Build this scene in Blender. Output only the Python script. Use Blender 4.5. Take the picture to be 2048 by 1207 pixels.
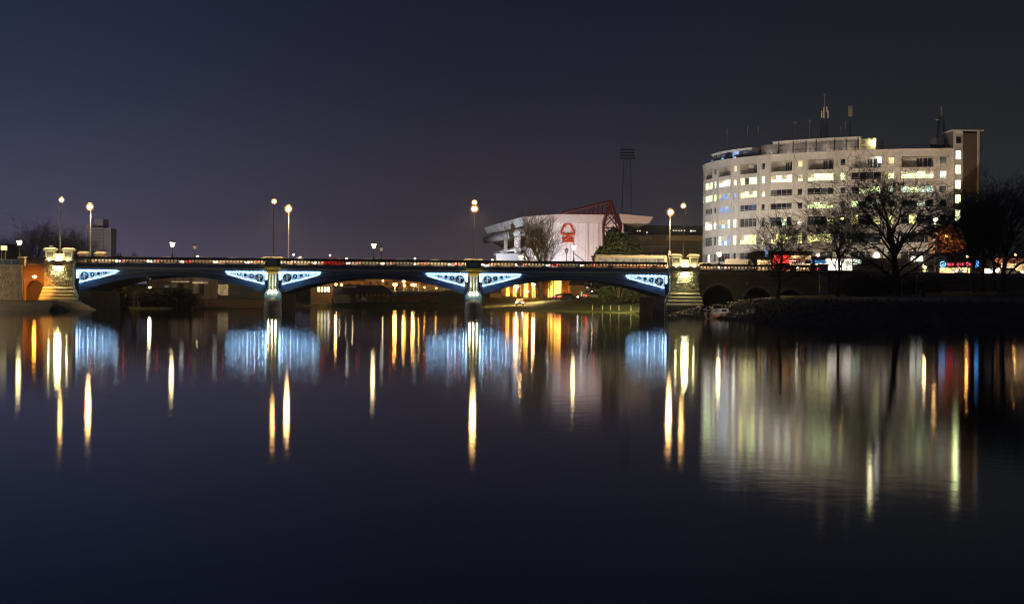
import bpy, bmesh, math, random
import numpy as np
from mathutils import Vector, Matrix

for o in list(bpy.data.objects):
    bpy.data.objects.remove(o)
scene = bpy.context.scene
COL = scene.collection
R = math.radians
rng = random.Random(7)

# ------------------------------------------------------------------ camera
FPX = 3690.0                                   # focal length in pixels of the 2048 px wide frame
CAM = Vector((0.0, 0.0, 3.0))
YAW, PITCH, ROLL = math.atan(74 / FPX), math.atan(12.9 / FPX), R(0.55)
CROT = (Matrix.Rotation(-YAW, 3, 'Z') @ Matrix.Rotation(math.pi / 2 - PITCH, 3, 'X') @ Matrix.Rotation(ROLL, 3, 'Z'))
cam_data = bpy.data.cameras.new('camera')
cam_data.sensor_fit = 'HORIZONTAL'
cam_data.sensor_width = 36.0
cam_data.lens = FPX / 2048 * 36.0
cam_data.clip_start, cam_data.clip_end = 0.5, 12000
cam = bpy.data.objects.new('camera', cam_data)
cam.matrix_world = Matrix.Translation(CAM) @ CROT.to_4x4()
COL.objects.link(cam)
scene.camera = cam

# ------------------------------------------------------------------ night sky
world = bpy.data.worlds.new('World')
scene.world = world
world.use_nodes = True
nt = world.node_tree
nt.nodes.clear()
out = nt.nodes.new('ShaderNodeOutputWorld')
bg_glow = nt.nodes.new('ShaderNodeBackground')
bg_sky = nt.nodes.new('ShaderNodeBackground')
add = nt.nodes.new('ShaderNodeAddShader')
sky = nt.nodes.new('ShaderNodeTexSky')
sky.sky_type = 'NISHITA'
sky.sun_disc = False
sky.sun_elevation = R(-6)
sky.sun_rotation = R(250)
nt.links.new(sky.outputs[0], bg_sky.inputs[0])
bg_sky.inputs[1].default_value = 0.05
tc = nt.nodes.new('ShaderNodeTexCoord')
sep = nt.nodes.new('ShaderNodeSeparateXYZ')
nt.links.new(tc.outputs['Generated'], sep.inputs[0])
def ramp(stops):
    r = nt.nodes.new('ShaderNodeValToRGB')
    e = r.color_ramp.elements
    r.color_ramp.interpolation = 'B_SPLINE'
    e[0].position, e[0].color = stops[0][0], (*stops[0][1], 1)
    e[1].position, e[1].color = stops[-1][0], (*stops[-1][1], 1)
    for p, c in stops[1:-1]:
        n = e.new(p); n.color = (*c, 1)
    nt.links.new(sep.outputs[2], r.inputs[0])
    return r
# town glow: violet over the town to the left, brownish in the middle, dark slate to the right
west = ramp([(0.0, (.165, .140, .225)), (.04, (.082, .080, .143)), (.10, (.027, .036, .076)), (.17, (.0150, .0210, .053)), (.5, (.008, .010, .024)), (1, (.005, .007, .018))])
mid_ = ramp([(0.0, (.088, .066, .080)), (.04, (.045, .039, .054)), (.10, (.0155, .0168, .033)), (.17, (.0088, .0106, .0265)), (.5, (.006, .007, .017)), (1, (.005, .006, .016))])
east = ramp([(0.0, (.052, .050, .050)), (.04, (.031, .033, .035)), (.10, (.0145, .0165, .0205)), (.17, (.0092, .0112, .0165)), (.5, (.005, .006, .012)), (1, (.004, .005, .012))])
def mapr(a, b):
    m = nt.nodes.new('ShaderNodeMapRange'); m.interpolation_type = 'SMOOTHSTEP'
    m.inputs['From Min'].default_value, m.inputs['From Max'].default_value = a, b
    nt.links.new(sep.outputs[0], m.inputs['Value'])
    return m
def mix(f, a, b):
    m = nt.nodes.new('ShaderNodeMix'); m.data_type = 'RGBA'
    nt.links.new(f.outputs[0], m.inputs[0]); nt.links.new(a, m.inputs[6]); nt.links.new(b, m.inputs[7])
    return m.outputs[2]
c1 = mix(mapr(-.30, .02), west.outputs[0], mid_.outputs[0])
c2 = mix(mapr(.02, .24), c1, east.outputs[0])
nt.links.new(c2, bg_glow.inputs[0])
bg_glow.inputs[1].default_value = 1.0
nt.links.new(bg_glow.outputs[0], add.inputs[0])
nt.links.new(bg_sky.outputs[0], add.inputs[1])
nt.links.new(add.outputs[0], out.inputs[0])

# the one sun: far below daylight strength, a trace of moonlight
sd = bpy.data.lights.new('sun', 'SUN')
sd.energy, sd.angle, sd.color = 0.02, R(3), (.86, .90, 1.0)
sun = bpy.data.objects.new('sun', sd)
sun.rotation_euler = (R(52), 0, R(-35))
COL.objects.link(sun)

vs = scene.view_settings
vs.view_transform, vs.look, vs.exposure, vs.gamma = 'Standard', 'None', 0.0, 1.0
vs.use_curve_mapping = False
cy = scene.cycles
cy.use_denoising = True
cy.denoiser = 'OPENIMAGEDENOISE'
cy.denoising_input_passes = 'RGB_ALBEDO_NORMAL'
cy.use_adaptive_sampling = False
cy.max_bounces, cy.diffuse_bounces, cy.glossy_bounces = 5, 2, 3
cy.transmission_bounces, cy.transparent_max_bounces, cy.volume_bounces = 3, 6, 0
cy.sample_clamp_direct, cy.sample_clamp_indirect = 0.0, 4.0
cy.caustics_reflective = cy.caustics_refractive = False
cy.blur_glossy = 0.0
cy.filter_width = 1.15
cy.use_light_tree = True

# ------------------------------------------------------------------ layout helpers
def at(px, py, Y):
    """the point at world depth Y that stands at this place of the survey picture"""
    d = CROT @ Vector(((px - 1024) / FPX, -(py - 603.5) / FPX, -1.0))
    return CAM + d * (Y / d.y)
def xat(px, Y, py=560): return at(px, py, Y).x
def zat(px, py, Y): return at(px, py, Y).z

# ------------------------------------------------------------------ mesh builder
class MB:
    def __init__(s): s.v, s.f, s.m = [], [], []
    def add(s, vs_, fs, mi=0):
        b = len(s.v)
        s.v.extend(tuple(p) for p in vs_)
        s.f.extend(tuple(b + i for i in f) for f in fs)
        s.m.extend([mi] * len(fs))
        return s
    def box(s, x0, x1, y0, y1, z0, z1, mi=0):
        v = [(x0, y0, z0), (x1, y0, z0), (x1, y1, z0), (x0, y1, z0), (x0, y0, z1), (x1, y0, z1), (x1, y1, z1), (x0, y1, z1)]
        return s.add(v, [(0, 3, 2, 1), (4, 5, 6, 7), (0, 1, 5, 4), (1, 2, 6, 5), (2, 3, 7, 6), (3, 0, 4, 7)], mi)
    def frustum(s, c, a, b, z0, z1, mi=0):
        """box that tapers from half size a (at z0) to b (at z1)"""
        v = [(c[0] + i * h[0], c[1] + j * h[1], z) for h, z in ((a, z0), (b, z1)) for i, j in ((-1, -1), (1, -1), (1, 1), (-1, 1))]
        return s.add(v, [(0, 3, 2, 1), (4, 5, 6, 7), (0, 1, 5, 4), (1, 2, 6, 5), (2, 3, 7, 6), (3, 0, 4, 7)], mi)
    def prism(s, poly, y0, y1, mi=0):
        """polygon in x,z pushed along y"""
        n = len(poly)
        v = [(x, y0, z) for x, z in poly] + [(x, y1, z) for x, z in poly]
        return s.add(v, [tuple(range(n)), tuple(range(2 * n - 1, n - 1, -1))] + [(i, i + n, (i + 1) % n + n, (i + 1) % n) for i in range(n)], mi)
    def prismz(s, poly, z0, z1, mi=0):
        n = len(poly)
        v = [(x, y, z0) for x, y in poly] + [(x, y, z1) for x, y in poly]
        return s.add(v, [tuple(range(n - 1, -1, -1)), tuple(range(n, 2 * n))] + [(i, (i + 1) % n, (i + 1) % n + n, i + n) for i in range(n)], mi)
    def strip(s, lo, hi, y0, y1, mi=0):
        """solid band between two x,z curves of equal length"""
        n = len(lo)
        v = [(x, y0, z) for x, z in lo] + [(x, y0, z) for x, z in hi] + [(x, y1, z) for x, z in lo] + [(x, y1, z) for x, z in hi]
        f = []
        for i in range(n - 1):
            f += [(i, i + 1, n + i + 1, n + i), (2 * n + i + 1, 2 * n + i, 3 * n + i, 3 * n + i + 1),
                  (i + 1, i, 2 * n + i, 2 * n + i + 1), (n + i, n + i + 1, 3 * n + i + 1, 3 * n + i)]
        f += [(0, n, 3 * n, 2 * n), (n - 1, 3 * n - 1, 4 * n - 1, 2 * n - 1)]
        return s.add(v, f, mi)
    def tube(s, pts, rad, n=6, mi=0, cap=True):
        pts = [Vector(p) for p in pts]
        if not isinstance(rad, (list, tuple)): rad = [rad] * len(pts)
        v, f = [], []
        for i, p in enumerate(pts):
            t = (pts[min(i + 1, len(pts) - 1)] - pts[max(i - 1, 0)])
            t = t.normalized() if t.length > 1e-9 else Vector((0, 0, 1))
            u = t.cross(Vector((0, 0, 1))) if abs(t.z) < .95 else t.cross(Vector((1, 0, 0)))
            u.normalize(); w = t.cross(u)
            for k in range(n):
                a = 2 * math.pi * k / n
                v.append(p + u * (math.cos(a) * rad[i]) + w * (math.sin(a) * rad[i]))
        for i in range(len(pts) - 1):
            for k in range(n):
                f.append((i * n + k, i * n + (k + 1) % n, (i + 1) * n + (k + 1) % n, (i + 1) * n + k))
        if cap:
            f += [tuple(range(n - 1, -1, -1)), tuple(range((len(pts) - 1) * n, len(pts) * n))]
        return s.add(v, f, mi)
    def lathe(s, prof, n=12, c=(0, 0, 0), a0=0.0, a1=None, mi=0):
        full = a1 is None
        a1 = a0 + 2 * math.pi if full else a1
        m = n if full else n + 1
        v = [(c[0] + r * math.cos(a0 + (a1 - a0) * k / n), c[1] + r * math.sin(a0 + (a1 - a0) * k / n), c[2] + z) for r, z in prof for k in range(m)]
        f = []
        for i in range(len(prof) - 1):
            for k in range(n):
                k2 = (k + 1) % m
                f.append((i * m + k, i * m + k2, (i + 1) * m + k2, (i + 1) * m + k))
        if full:
            f += [tuple(range(m - 1, -1, -1)), tuple(range((len(prof) - 1) * m, len(prof) * m))]
        return s.add(v, f, mi)
    def ball(s, c, r, n=10, m=6, sz=1.0, mi=0):
        return s.lathe([(max(1e-3, r * math.sin(math.pi * i / m)), -r * sz * math.cos(math.pi * i / m)) for i in range(m + 1)], n, c, mi=mi)
    def ring(s, cx, cz, r, w, y0, y1, n=16, sx=1.0, mi=0):
        """flat ring in the x,z plane"""
        lo = [(cx + (r - w) * sx * math.cos(2 * math.pi * k / n), cz + (r - w) * math.sin(2 * math.pi * k / n)) for k in range(n + 1)]
        hi = [(cx + (r * sx + (w - w * sx)) * math.cos(2 * math.pi * k / n), cz + r * math.sin(2 * math.pi * k / n)) for k in range(n + 1)]
        return s.strip(lo, hi, y0, y1, mi)
    def disc(s, cx, cz, r, y0, y1, n=16, sx=1.0, mi=0):
        return s.prism([(cx + r * sx * math.cos(2 * math.pi * k / n), cz + r * math.sin(2 * math.pi * k / n)) for k in range(n)], y0, y1, mi)
    def mesh(s, name, mats, off=(0, 0, 0), smooth=False):
        me = bpy.data.meshes.new(name)
        v = [(x - off[0], y - off[1], z - off[2]) for x, y, z in s.v] if any(off) else s.v
        me.from_pydata(v, [], s.f)
        if not isinstance(mats, (list, tuple)): mats = [mats]
        for m in mats: me.materials.append(m)
        if len(mats) > 1: me.polygons.foreach_set('material_index', s.m)
        bm = bmesh.new(); bm.from_mesh(me)
        bmesh.ops.recalc_face_normals(bm, faces=bm.faces)
        bm.to_mesh(me); bm.free()
        if smooth: me.polygons.foreach_set('use_smooth', [True] * len(me.polygons))
        me.update()
        return me
    def build(s, name, mats, parent=None, off=None, smooth=False):
        """link as one mesh object; coordinates are the world's, less the origin of the thing it belongs to"""
        if off is None:
            off = base(parent) if parent else (0, 0, 0)
        o = bpy.data.objects.new(name, s.mesh(name, mats, off, smooth))
        COL.objects.link(o); o.parent = parent
        return o
    def local(s, name, mats, parent=None, smooth=False):
        return s.build(name, mats, parent, (0, 0, 0), smooth)

def base(o):
    p = Vector((0, 0, 0))
    while o: p = p + o.location; o = o.parent
    return tuple(p)
def tag(o, label=None, cat=None, group=None, kind=None):
    if label: o['label'] = label
    if cat: o['category'] = cat
    if group: o['group'] = group
    if kind: o['kind'] = kind
    return o
def thing(name, label, cat, loc=(0, 0, 0), rz=0.0, group=None):
    o = bpy.data.objects.new(name, None)
    o.empty_display_size = .3
    COL.objects.link(o)
    o.location = loc; o.rotation_euler = (0, 0, rz)
    return tag(o, label, cat, group)
def inst(name, me, parent=None, loc=(0, 0, 0), rz=0.0, sc=None):
    o = bpy.data.objects.new(name, me); COL.objects.link(o)
    o.parent = parent; o.location = loc; o.rotation_euler = (0, 0, rz)
    if sc: o.scale = sc
    return o
def copy_tree(o, parent=None):
    c = o.copy(); COL.objects.link(c); c.parent = parent
    for ch in o.children: copy_tree(ch, c)
    return c
def structure(o): return tag(o, kind='structure')

def spot(parent, loc, target, col, watts, cone=140, size=.15, blend=.6):
    """the light a lamp throws, or one added to a thing: belongs to its parent"""
    ld = bpy.data.lights.new('lamp_light', 'SPOT'); ld.energy, ld.color = watts, col
    ld.spot_size, ld.spot_blend, ld.shadow_soft_size = R(cone), blend, size
    o = bpy.data.objects.new('lamp_light', ld); COL.objects.link(o); o.parent = parent
    o.location = loc; o.rotation_euler = (Vector(target) - Vector(loc)).to_track_quat('-Z', 'Y').to_euler()
    return o

# ------------------------------------------------------------------ materials
def _new(name):
    m = bpy.data.materials.new(name); m.use_nodes = True
    return m, m.node_tree, m.node_tree.nodes['Principled BSDF']
def surf(name, col, rough=.7, metal=0.0, var=.25, scale=1.2, bump=0.0, bscale=None, spec=None, streak=False, col2=None):
    """painted / stone / earth surface: base colour broken up by two sizes of noise, optional relief"""
    m, t, b = _new(name)
    b.inputs['Roughness'].default_value = rough
    b.inputs['Metallic'].default_value = metal
    if spec is not None: b.inputs['Specular IOR Level'].default_value = spec
    co = t.nodes.new('ShaderNodeTexCoord')
    mp = t.nodes.new('ShaderNodeMapping')
    if streak: mp.inputs['Scale'].default_value = (1, 1, .12)
    t.links.new(co.outputs['Object'], mp.inputs[0])
    n1 = t.nodes.new('ShaderNodeTexNoise'); n1.inputs['Scale'].default_value = scale; n1.inputs['Detail'].default_value = 5
    n2 = t.nodes.new('ShaderNodeTexNoise'); n2.inputs['Scale'].default_value = scale * 7; n2.inputs['Detail'].default_value = 3
    t.links.new(mp.outputs[0], n1.inputs['Vector']); t.links.new(co.outputs['Object'], n2.inputs['Vector'])
    av = t.nodes.new('ShaderNodeMath'); av.operation = 'MULTIPLY_ADD'
    t.links.new(n2.outputs[0], av.inputs[0]); av.inputs[1].default_value = .4; 
    ml = t.nodes.new('ShaderNodeMath'); ml.operation = 'MULTIPLY'; t.links.new(n1.outputs[0], ml.inputs[0]); ml.inputs[1].default_value = .6
    t.links.new(ml.outputs[0], av.inputs[2])
    rp = t.nodes.new('ShaderNodeValToRGB')
    lo = tuple(c * (1 - var) for c in col); hi = tuple(min(.95, c * (1 + var)) for c in (col2 or col))
    rp.color_ramp.elements[0].position, rp.color_ramp.elements[0].color = .34, (*lo, 1)
    rp.color_ramp.elements[1].position, rp.color_ramp.elements[1].color = .66, (*hi, 1)
    t.links.new(av.outputs[0], rp.inputs[0]); t.links.new(rp.outputs[0], b.inputs['Base Color'])
    if bump:
        n3 = t.nodes.new('ShaderNodeTexNoise'); n3.inputs['Scale'].default_value = bscale or scale * 5; n3.inputs['Detail'].default_value = 4
        t.links.new(co.outputs['Object'], n3.inputs['Vector'])
        bp = t.nodes.new('ShaderNodeBump'); bp.inputs['Strength'].default_value = bump; bp.inputs['Distance'].default_value = .08
        t.links.new(n3.outputs[0], bp.inputs['Height']); t.links.new(bp.outputs[0], b.inputs['Normal'])
    return m
def brickmat(name, c1_, c2_, mortar, bw=.45, bh=.15, rough=.85, axis='XZ'):
    m, t, b = _new(name)
    b.inputs['Roughness'].default_value = rough
    co = t.nodes.new('ShaderNodeTexCoord'); sx = t.nodes.new('ShaderNodeSeparateXYZ'); cb = t.nodes.new('ShaderNodeCombineXYZ')
    t.links.new(co.outputs['Object'], sx.inputs[0])
    ad = t.nodes.new('ShaderNodeMath'); t.links.new(sx.outputs[0], ad.inputs[0]); t.links.new(sx.outputs[1], ad.inputs[1])
    t.links.new(ad.outputs[0], cb.inputs[0]); t.links.new(sx.outputs[2], cb.inputs[1])
    br = t.nodes.new('ShaderNodeTexBrick')
    br.inputs['Color1'].default_value, br.inputs['Color2'].default_value, br.inputs['Mortar'].default_value = (*c1_, 1), (*c2_, 1), (*mortar, 1)
    br.inputs['Scale'].default_value = 1; br.inputs['Brick Width'].default_value = bw; br.inputs['Row Height'].default_value = bh
    br.inputs['Mortar Size'].default_value = bh * .08; br.inputs['Bias'].default_value = -.1
    t.links.new(cb.outputs[0], br.inputs['Vector'])
    t.links.new(br.outputs[0], b.inputs['Base Color'])
    bp = t.nodes.new('ShaderNodeBump'); bp.inputs['Strength'].default_value = .6; bp.inputs['Distance'].default_value = .03
    inv = t.nodes.new('ShaderNodeMath'); inv.operation = 'SUBTRACT'; inv.inputs[0].default_value = 1; t.links.new(br.outputs['Fac'], inv.inputs[1])
    t.links.new(inv.outputs[0], bp.inputs['Height']); t.links.new(bp.outputs[0], b.inputs['Normal'])
    return m
def emis(name, col, strength, var=0.0, scale=1.0, bars=None):
    """something that gives off light; var breaks the light up as in a furnished lit room"""
    m = bpy.data.materials.new(name); m.use_nodes = True
    t = m.node_tree; t.nodes.clear()
    o = t.nodes.new('ShaderNodeOutputMaterial'); e = t.nodes.new('ShaderNodeEmission')
    e.inputs[0].default_value = (*col, 1); e.inputs[1].default_value = strength
    t.links.new(e.outputs[0], o.inputs[0])
    if var:
        co = t.nodes.new('ShaderNodeTexCoord'); n = t.nodes.new('ShaderNodeTexNoise'); n.inputs['Scale'].default_value = scale; n.inputs['Detail'].default_value = 3
        gm = t.nodes.new('ShaderNodeNewGeometry')
        t.links.new(gm.outputs['Position'], n.inputs['Vector'])
        mr = t.nodes.new('ShaderNodeMapRange'); mr.inputs['From Min'].default_value, mr.inputs['From Max'].default_value = .35, .65
        mr.inputs['To Min'].default_value, mr.inputs['To Max'].default_value = strength * (1 - var), strength * (1 + var)
        t.links.new(n.outputs[0], mr.inputs['Value']); t.links.new(mr.outputs[0], e.inputs[1])
    return m
def halo_mat(name, col, strength, clear=.5):
    """amber shell added round a bulb for its glow: partly clear, partly emitting"""
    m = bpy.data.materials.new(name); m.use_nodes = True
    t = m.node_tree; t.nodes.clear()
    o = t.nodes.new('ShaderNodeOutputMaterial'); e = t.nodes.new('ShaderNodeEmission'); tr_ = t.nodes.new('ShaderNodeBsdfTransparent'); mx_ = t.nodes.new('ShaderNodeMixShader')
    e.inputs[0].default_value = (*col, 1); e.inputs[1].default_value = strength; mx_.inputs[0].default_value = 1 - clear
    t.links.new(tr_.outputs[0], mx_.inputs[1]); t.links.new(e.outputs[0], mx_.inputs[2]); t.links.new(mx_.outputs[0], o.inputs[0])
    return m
def glassmat(name, col=(.02, .025, .03), rough=.06):
    m, t, b = _new(name)
    b.inputs['Base Color'].default_value = (*col, 1); b.inputs['Roughness'].default_value = rough
    b.inputs['Specular IOR Level'].default_value = .6
    return m

M = dict(
    iron_navy=surf('iron_navy', (.055, .115, .23), .45, 0, .25, 1.5),
    iron_blue=surf('iron_blue', (.10, .19, .30), .45, 0, .2, 1.5),
    iron_white=surf('iron_white', (.72, .76, .78), .5, 0, .12, 2.0),
    iron_black=surf('iron_black', (.018, .020, .022), .5, 0, .3, 2.0),
    iron_pale=surf('iron_pale', (.36, .44, .47), .5, 0, .2, 1.5),
    gold=surf('gold_paint', (.72, .52, .12), .4, .35, .2, 3.0),
    stone=surf('stone', (.28, .25, .20), .9, 0, .35, .9, .5),
    stone_dark=surf('stone_dark', (.13, .115, .095), .9, 0, .4, .7, .5),
    stone_pale=surf('stone_pale', (.42, .37, .27), .85, 0, .25, 1.2, .4),
    stone_block=surf('stone_block', (.31, .275, .21), .9, 0, .45, 1.6, .8, 6),
    rubble=surf('rubble', (.33, .28, .21), .9, 0, .4, 1.4, .6, 5),
    concrete=surf('concrete', (.22, .21, .19), .9, 0, .35, .6, .4),
    concrete_dark=surf('dark_concrete', (.075, .07, .06), .95, 0, .6, .5, .6),  # darker than the plain concrete
    quay=surf('quay', (.20, .18, .14), .9, 0, .35, .8, .4),
    brick_red=brickmat('brick_red', (.22, .10, .055), (.30, .15, .08), (.25, .21, .17), .5, .17),
    brick_brown=brickmat('brick_brown', (.10, .065, .045), (.15, .10, .07), (.17, .14, .11), .5, .17),
    ashlar=brickmat('ashlar', (.19, .15, .10), (.26, .205, .14), (.11, .09, .065), 1.0, .38),
    render=surf('cream_render', (.62, .59, .55), .85, 0, .20, .20, 0, streak=True),
    render_white=surf('white_cladding', (.70, .69, .68), .6, 0, .06, .3, 0, streak=True),
    trim=surf('window_trim', (.62, .62, .60), .5, 0, .08, 2),
    roof_dark=surf('roof_dark', (.035, .035, .04), .8, 0, .3, .8),
    asphalt=surf('asphalt', (.05, .05, .052), .85, 0, .25, 2.0),
    paving=surf('paving', (.20, .19, .18), .85, 0, .2, 1.5),
    grass=surf('grass', (.055, .085, .022), .95, 0, .45, .35, .6, 9, col2=(.085, .10, .03)),
    earth=surf('earth', (.075, .06, .042), .95, 0, .45, .5, .6),
    bark=surf('bark', (.050, .042, .034), .95, 0, .35, 1.5, .5),
    bark_pale=surf('bark_pale', (.11, .085, .06), .95, 0, .35, 1.5, .5),
    leaf_olive=surf('leaf_olive', (.085, .085, .022), .8, 0, .5, .8),
    leaf_dark=surf('leaf_dark', (.030, .042, .020), .8, 0, .5, .8),
    leaf_brown=surf('leaf_brown', (.10, .065, .025), .8, 0, .5, .8),
    steel=surf('galvanised_steel', (.42, .43, .44), .4, .5, .15, 2),
    steel_dark=surf('dark_steel', (.06, .065, .07), .5, .3, .2, 2),
    red_steel=surf('red_steel', (.085, .012, .016), .5, 0, .2, 1),
    red_paint=surf('red_paint', (.55, .07, .03), .6, 0, .12, 1),
    metal_clad=surf('grey_cladding', (.60, .62, .65), .5, .1, .15, .4),
    glass=glassmat('window_glass'),
    glass_blue=glassmat('balustrade_glass', (.05, .09, .12), .1),
    rubber=surf('rubber', (.015, .015, .015), .8, 0, .2, 3),
    white_paint=surf('white_paint', (.78, .78, .76), .35, 0, .08, 1),
    cream_paint=surf('cream_paint', (.72, .64, .48), .4, 0, .08, 1),
    tan_paint=surf('tan_paint', (.50, .31, .20), .45, 0, .2, 1.5),
    black_plastic=surf('black_plastic', (.014, .014, .016), .5, 0, .2, 2),
    timber=surf('timber', (.16, .11, .07), .8, 0, .35, 2),
    # light sources
    sodium=emis('sodium_glow', (1, .52, .14), 270),
    sodium_soft=emis('sodium_soft_glow', (1, .52, .14), 190),
    sodium_deep=emis('sodium_deep_glow', (1, .38, .04), 150),
    lantern=emis('lantern_glow', (1, .74, .34), 48),
    lantern_dim=emis('lantern_dim_glow', (1, .75, .45), .30),
    halo=halo_mat('halo_shell', (1, .42, .12), .95, .62),
    blind=emis('lit_blind', (1, .82, .48), .75, .3, .9),
    led=emis('led_glow', (.34, .64, 1), 130),
    led_tube=emis('led_tube_glow', (.38, .68, 1), 15),
    led_box=emis('led_box_glow', (.50, .78, 1), 10),
    bulb=emis('uplight_glow', (1, .90, .45), 80),
    wash=emis('wall_washer_glow', (1, .95, .42), 330),
    head=emis('headlight_glow', (1, .93, .82), 22),
    tail=emis('tail_light_glow', (1, .03, .02), 10),
    flood=emis('floodlight_glow', (1, .90, .74), 25),
    room_green=emis('lit_room_green', (.82, 1, .44), 3.0, .35, .9),
    room_yellow=emis('lit_room_yellow', (1, .90, .36), 3.0, .45, .9),
    room_white=emis('lit_room_white', (1, .95, .74), 3.2, .3, .9),
    room_pale=emis('lit_room_pale', (.76, .95, .72), 1.9, .3, .9),
    room_blue=emis('lit_room_blue', (.42, .60, 1), .85, .3, .9),
    room_warm=emis('lit_room_warm', (1, .78, .36), 1.5, .3, .9),
    room_dim=emis('lit_room_dim', (.50, .50, .42), .16, .5, .9),
    room_dimblue=emis('lit_room_dimblue', (.40, .48, .75), .17, .4, .9),
    stair=emis('lit_stairwell', (.88, 1, .42), 9, .2, .9),
    shop_warm=emis('shop_light_warm', (1, .62, .26), 3.0, .6, .5),
    shop_white=emis('shop_light_white', (1, .90, .74), 4.0, .5, .6),
    shop_red=emis('shop_sign_red', (1, .05, .03), 2.6),
    shop_blue=emis('shop_sign_blue', (.12, .42, 1), 1.8),
    shop_pink=emis('shop_sign_pink', (1, .08, .14), 3.0),
    amber=emis('amber_wall_light', (1, .45, .05), 14),
    red_lamp=emis('red_signal', (1, .05, .03), 14),
)
# ================================================================== SETTING: river, land
SHORE = [(125, 140), (85, 185), (60, 203), (44, 217), (36, 234), (34.5, 262), (33, 296), (31, 303), (30.6, 326), (18, 345), (6, 360), (1, 378), (0, 398),
         (-6, 414), (-20, 423), (-39, 440), (-43, 400), (-46, 342), (-60, 328), (-64, 322), (-64, 300), (-63, 280), (-95, 276), (-150, 255), (-240, 180), (-240, -60), (125, -60)]
def shore_dist(X, Y):
    P = np.array(SHORE, float); Q = np.roll(P, -1, 0)
    d = np.full(X.shape, 1e9); ins = np.zeros(X.shape, bool)
    for (ax, ay), (bx, by) in zip(P, Q):
        ex, ey = bx - ax, by - ay
        t = np.clip(((X - ax) * ex + (Y - ay) * ey) / (ex * ex + ey * ey), 0, 1)
        d = np.minimum(d, np.hypot(X - ax - t * ex, Y - ay - t * ey))
        c = (ay > Y) != (by > Y)
        with np.errstate(divide='ignore', invalid='ignore'):
            ins ^= c & (X < (bx - ax) * (Y - ay) / (by - ay + 1e-12) + ax)
    return np.where(ins, -d, d)
def sst(a, b, x):
    t = np.clip((x - a) / (b - a), 0, 1)
    return t * t * (3 - 2 * t)
def height(X, Y):
    d = shore_dist(X, Y)
    nearR = np.where(d < 12, .2 * d - .45, np.where(d < 17, 1.95 + (d - 12) * .18, 2.9 + 1.1 * sst(17, 45, d)))
    nearR = np.where(d > 12, nearR + sst(15, 17, d) * .30, nearR)
    bankR = .1 + 2.85 * sst(0, 32, d) + .25 * np.sin(X * .35 + Y * .1) * sst(3, 10, d)
    sx_ = sst(35, 41, X)
    bankR = bankR * (1 - sx_) + 7.2 * sx_
    left = np.where(Y < 304.5, .3 * np.clip(d, 0, 4), .3 + 3.6 * sst(8, 15, d))
    far = .3 + 3.4 * sst(0, 18, d)
    w = sst(296, 326, Y)
    right = nearR * (1 - w) + bankR * w
    z = np.where(X > 14, right, np.where(X < -44, left, far))
    m = (X <= 14) & (X > -4) & (Y > 330)
    z = np.where(m, far * (1 - sst(-4, 14, X)) + bankR * sst(-4, 14, X), z)
    z = np.where(Y > 470, z + (5.5 - z) * sst(470, 560, Y), z)
    return np.where(d < 0, np.maximum(-1.5, d * .5), z)
def gaxis(lo, hi, step, far0, far1):
    c = list(np.arange(lo, hi + .01, step))
    a, b, s = [], [], step
    x = lo
    while x > far0: s *= 1.4; x -= s; a.append(x)
    x, s = hi, step
    while x < far1: s *= 1.4; x += s; b.append(x)
    return np.array(a[::-1] + c + b)
gx, gy = gaxis(-100, 125, 1.5, -5000, 5000), gaxis(150, 470, 1.5, -200, 9000)
GX, GY = np.meshgrid(gx, gy)
GZ = height(GX, GY)
nx, ny = len(gx), len(gy)
vv = np.stack([GX, GY, GZ], -1).reshape(-1, 3)
idx = np.arange(nx * ny).reshape(ny, nx)
ff = np.stack([idx[:-1, :-1], idx[:-1, 1:], idx[1:, 1:], idx[1:, :-1]], -1).reshape(-1, 4)
zc = GZ.reshape(-1)[ff].max(1)
ff = ff[zc > -.9]
me = bpy.data.meshes.new('ground'); me.from_pydata(vv.tolist(), [], ff.tolist()); me.materials.append(M['grass'])
me.polygons.foreach_set('use_smooth', [True] * len(me.polygons)); me.update()
ground = bpy.data.objects.new('ground', me); COL.objects.link(ground); structure(ground)
def gz(x, y): return float(height(np.array([x], float), np.array([y], float))[0])

# ---- water: near-mirror with a fine slope spread, so lights draw out into long streaks
wm = bpy.data.materials.new('river_water'); wm.use_nodes = True
t = wm.node_tree; t.nodes.clear()
wo = t.nodes.new('ShaderNodeOutputMaterial'); mx = t.nodes.new('ShaderNodeMixShader'); fr = t.nodes.new('ShaderNodeFresnel')
gl = t.nodes.new('ShaderNodeBsdfGlossy'); df = t.nodes.new('ShaderNodeBsdfDiffuse')
gl.distribution = 'BECKMANN'; gl.inputs['Color'].default_value = (.93, .95, 1, 1)
df.inputs['Color'].default_value = (.012, .016, .020, 1)
fr.inputs['IOR'].default_value = 1.33
co = t.nodes.new('ShaderNodeTexCoord')
def wnoise(sx, sy, detail, strength, dist):
    mp = t.nodes.new('ShaderNodeMapping'); mp.inputs['Scale'].default_value = (sx, sy, 1)
    t.links.new(co.outputs['Object'], mp.inputs[0])
    n = t.nodes.new('ShaderNodeTexNoise'); n.inputs['Scale'].default_value = 1; n.inputs['Detail'].default_value = detail
    t.links.new(mp.outputs[0], n.inputs['Vector'])
    b = t.nodes.new('ShaderNodeBump'); b.inputs['Strength'].default_value = strength; b.inputs['Distance'].default_value = dist
    t.links.new(n.outputs[0], b.inputs['Height'])
    return n, b
n1, b1 = wnoise(1.6, 1.1, 2, 1.0, .0019)
n2, b2 = wnoise(.16, .09, 2, 1.0, .005)
t.links.new(b2.outputs[0], b1.inputs['Normal'])
n3, b3 = wnoise(.035, .02, 2, 0, 0)
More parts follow.
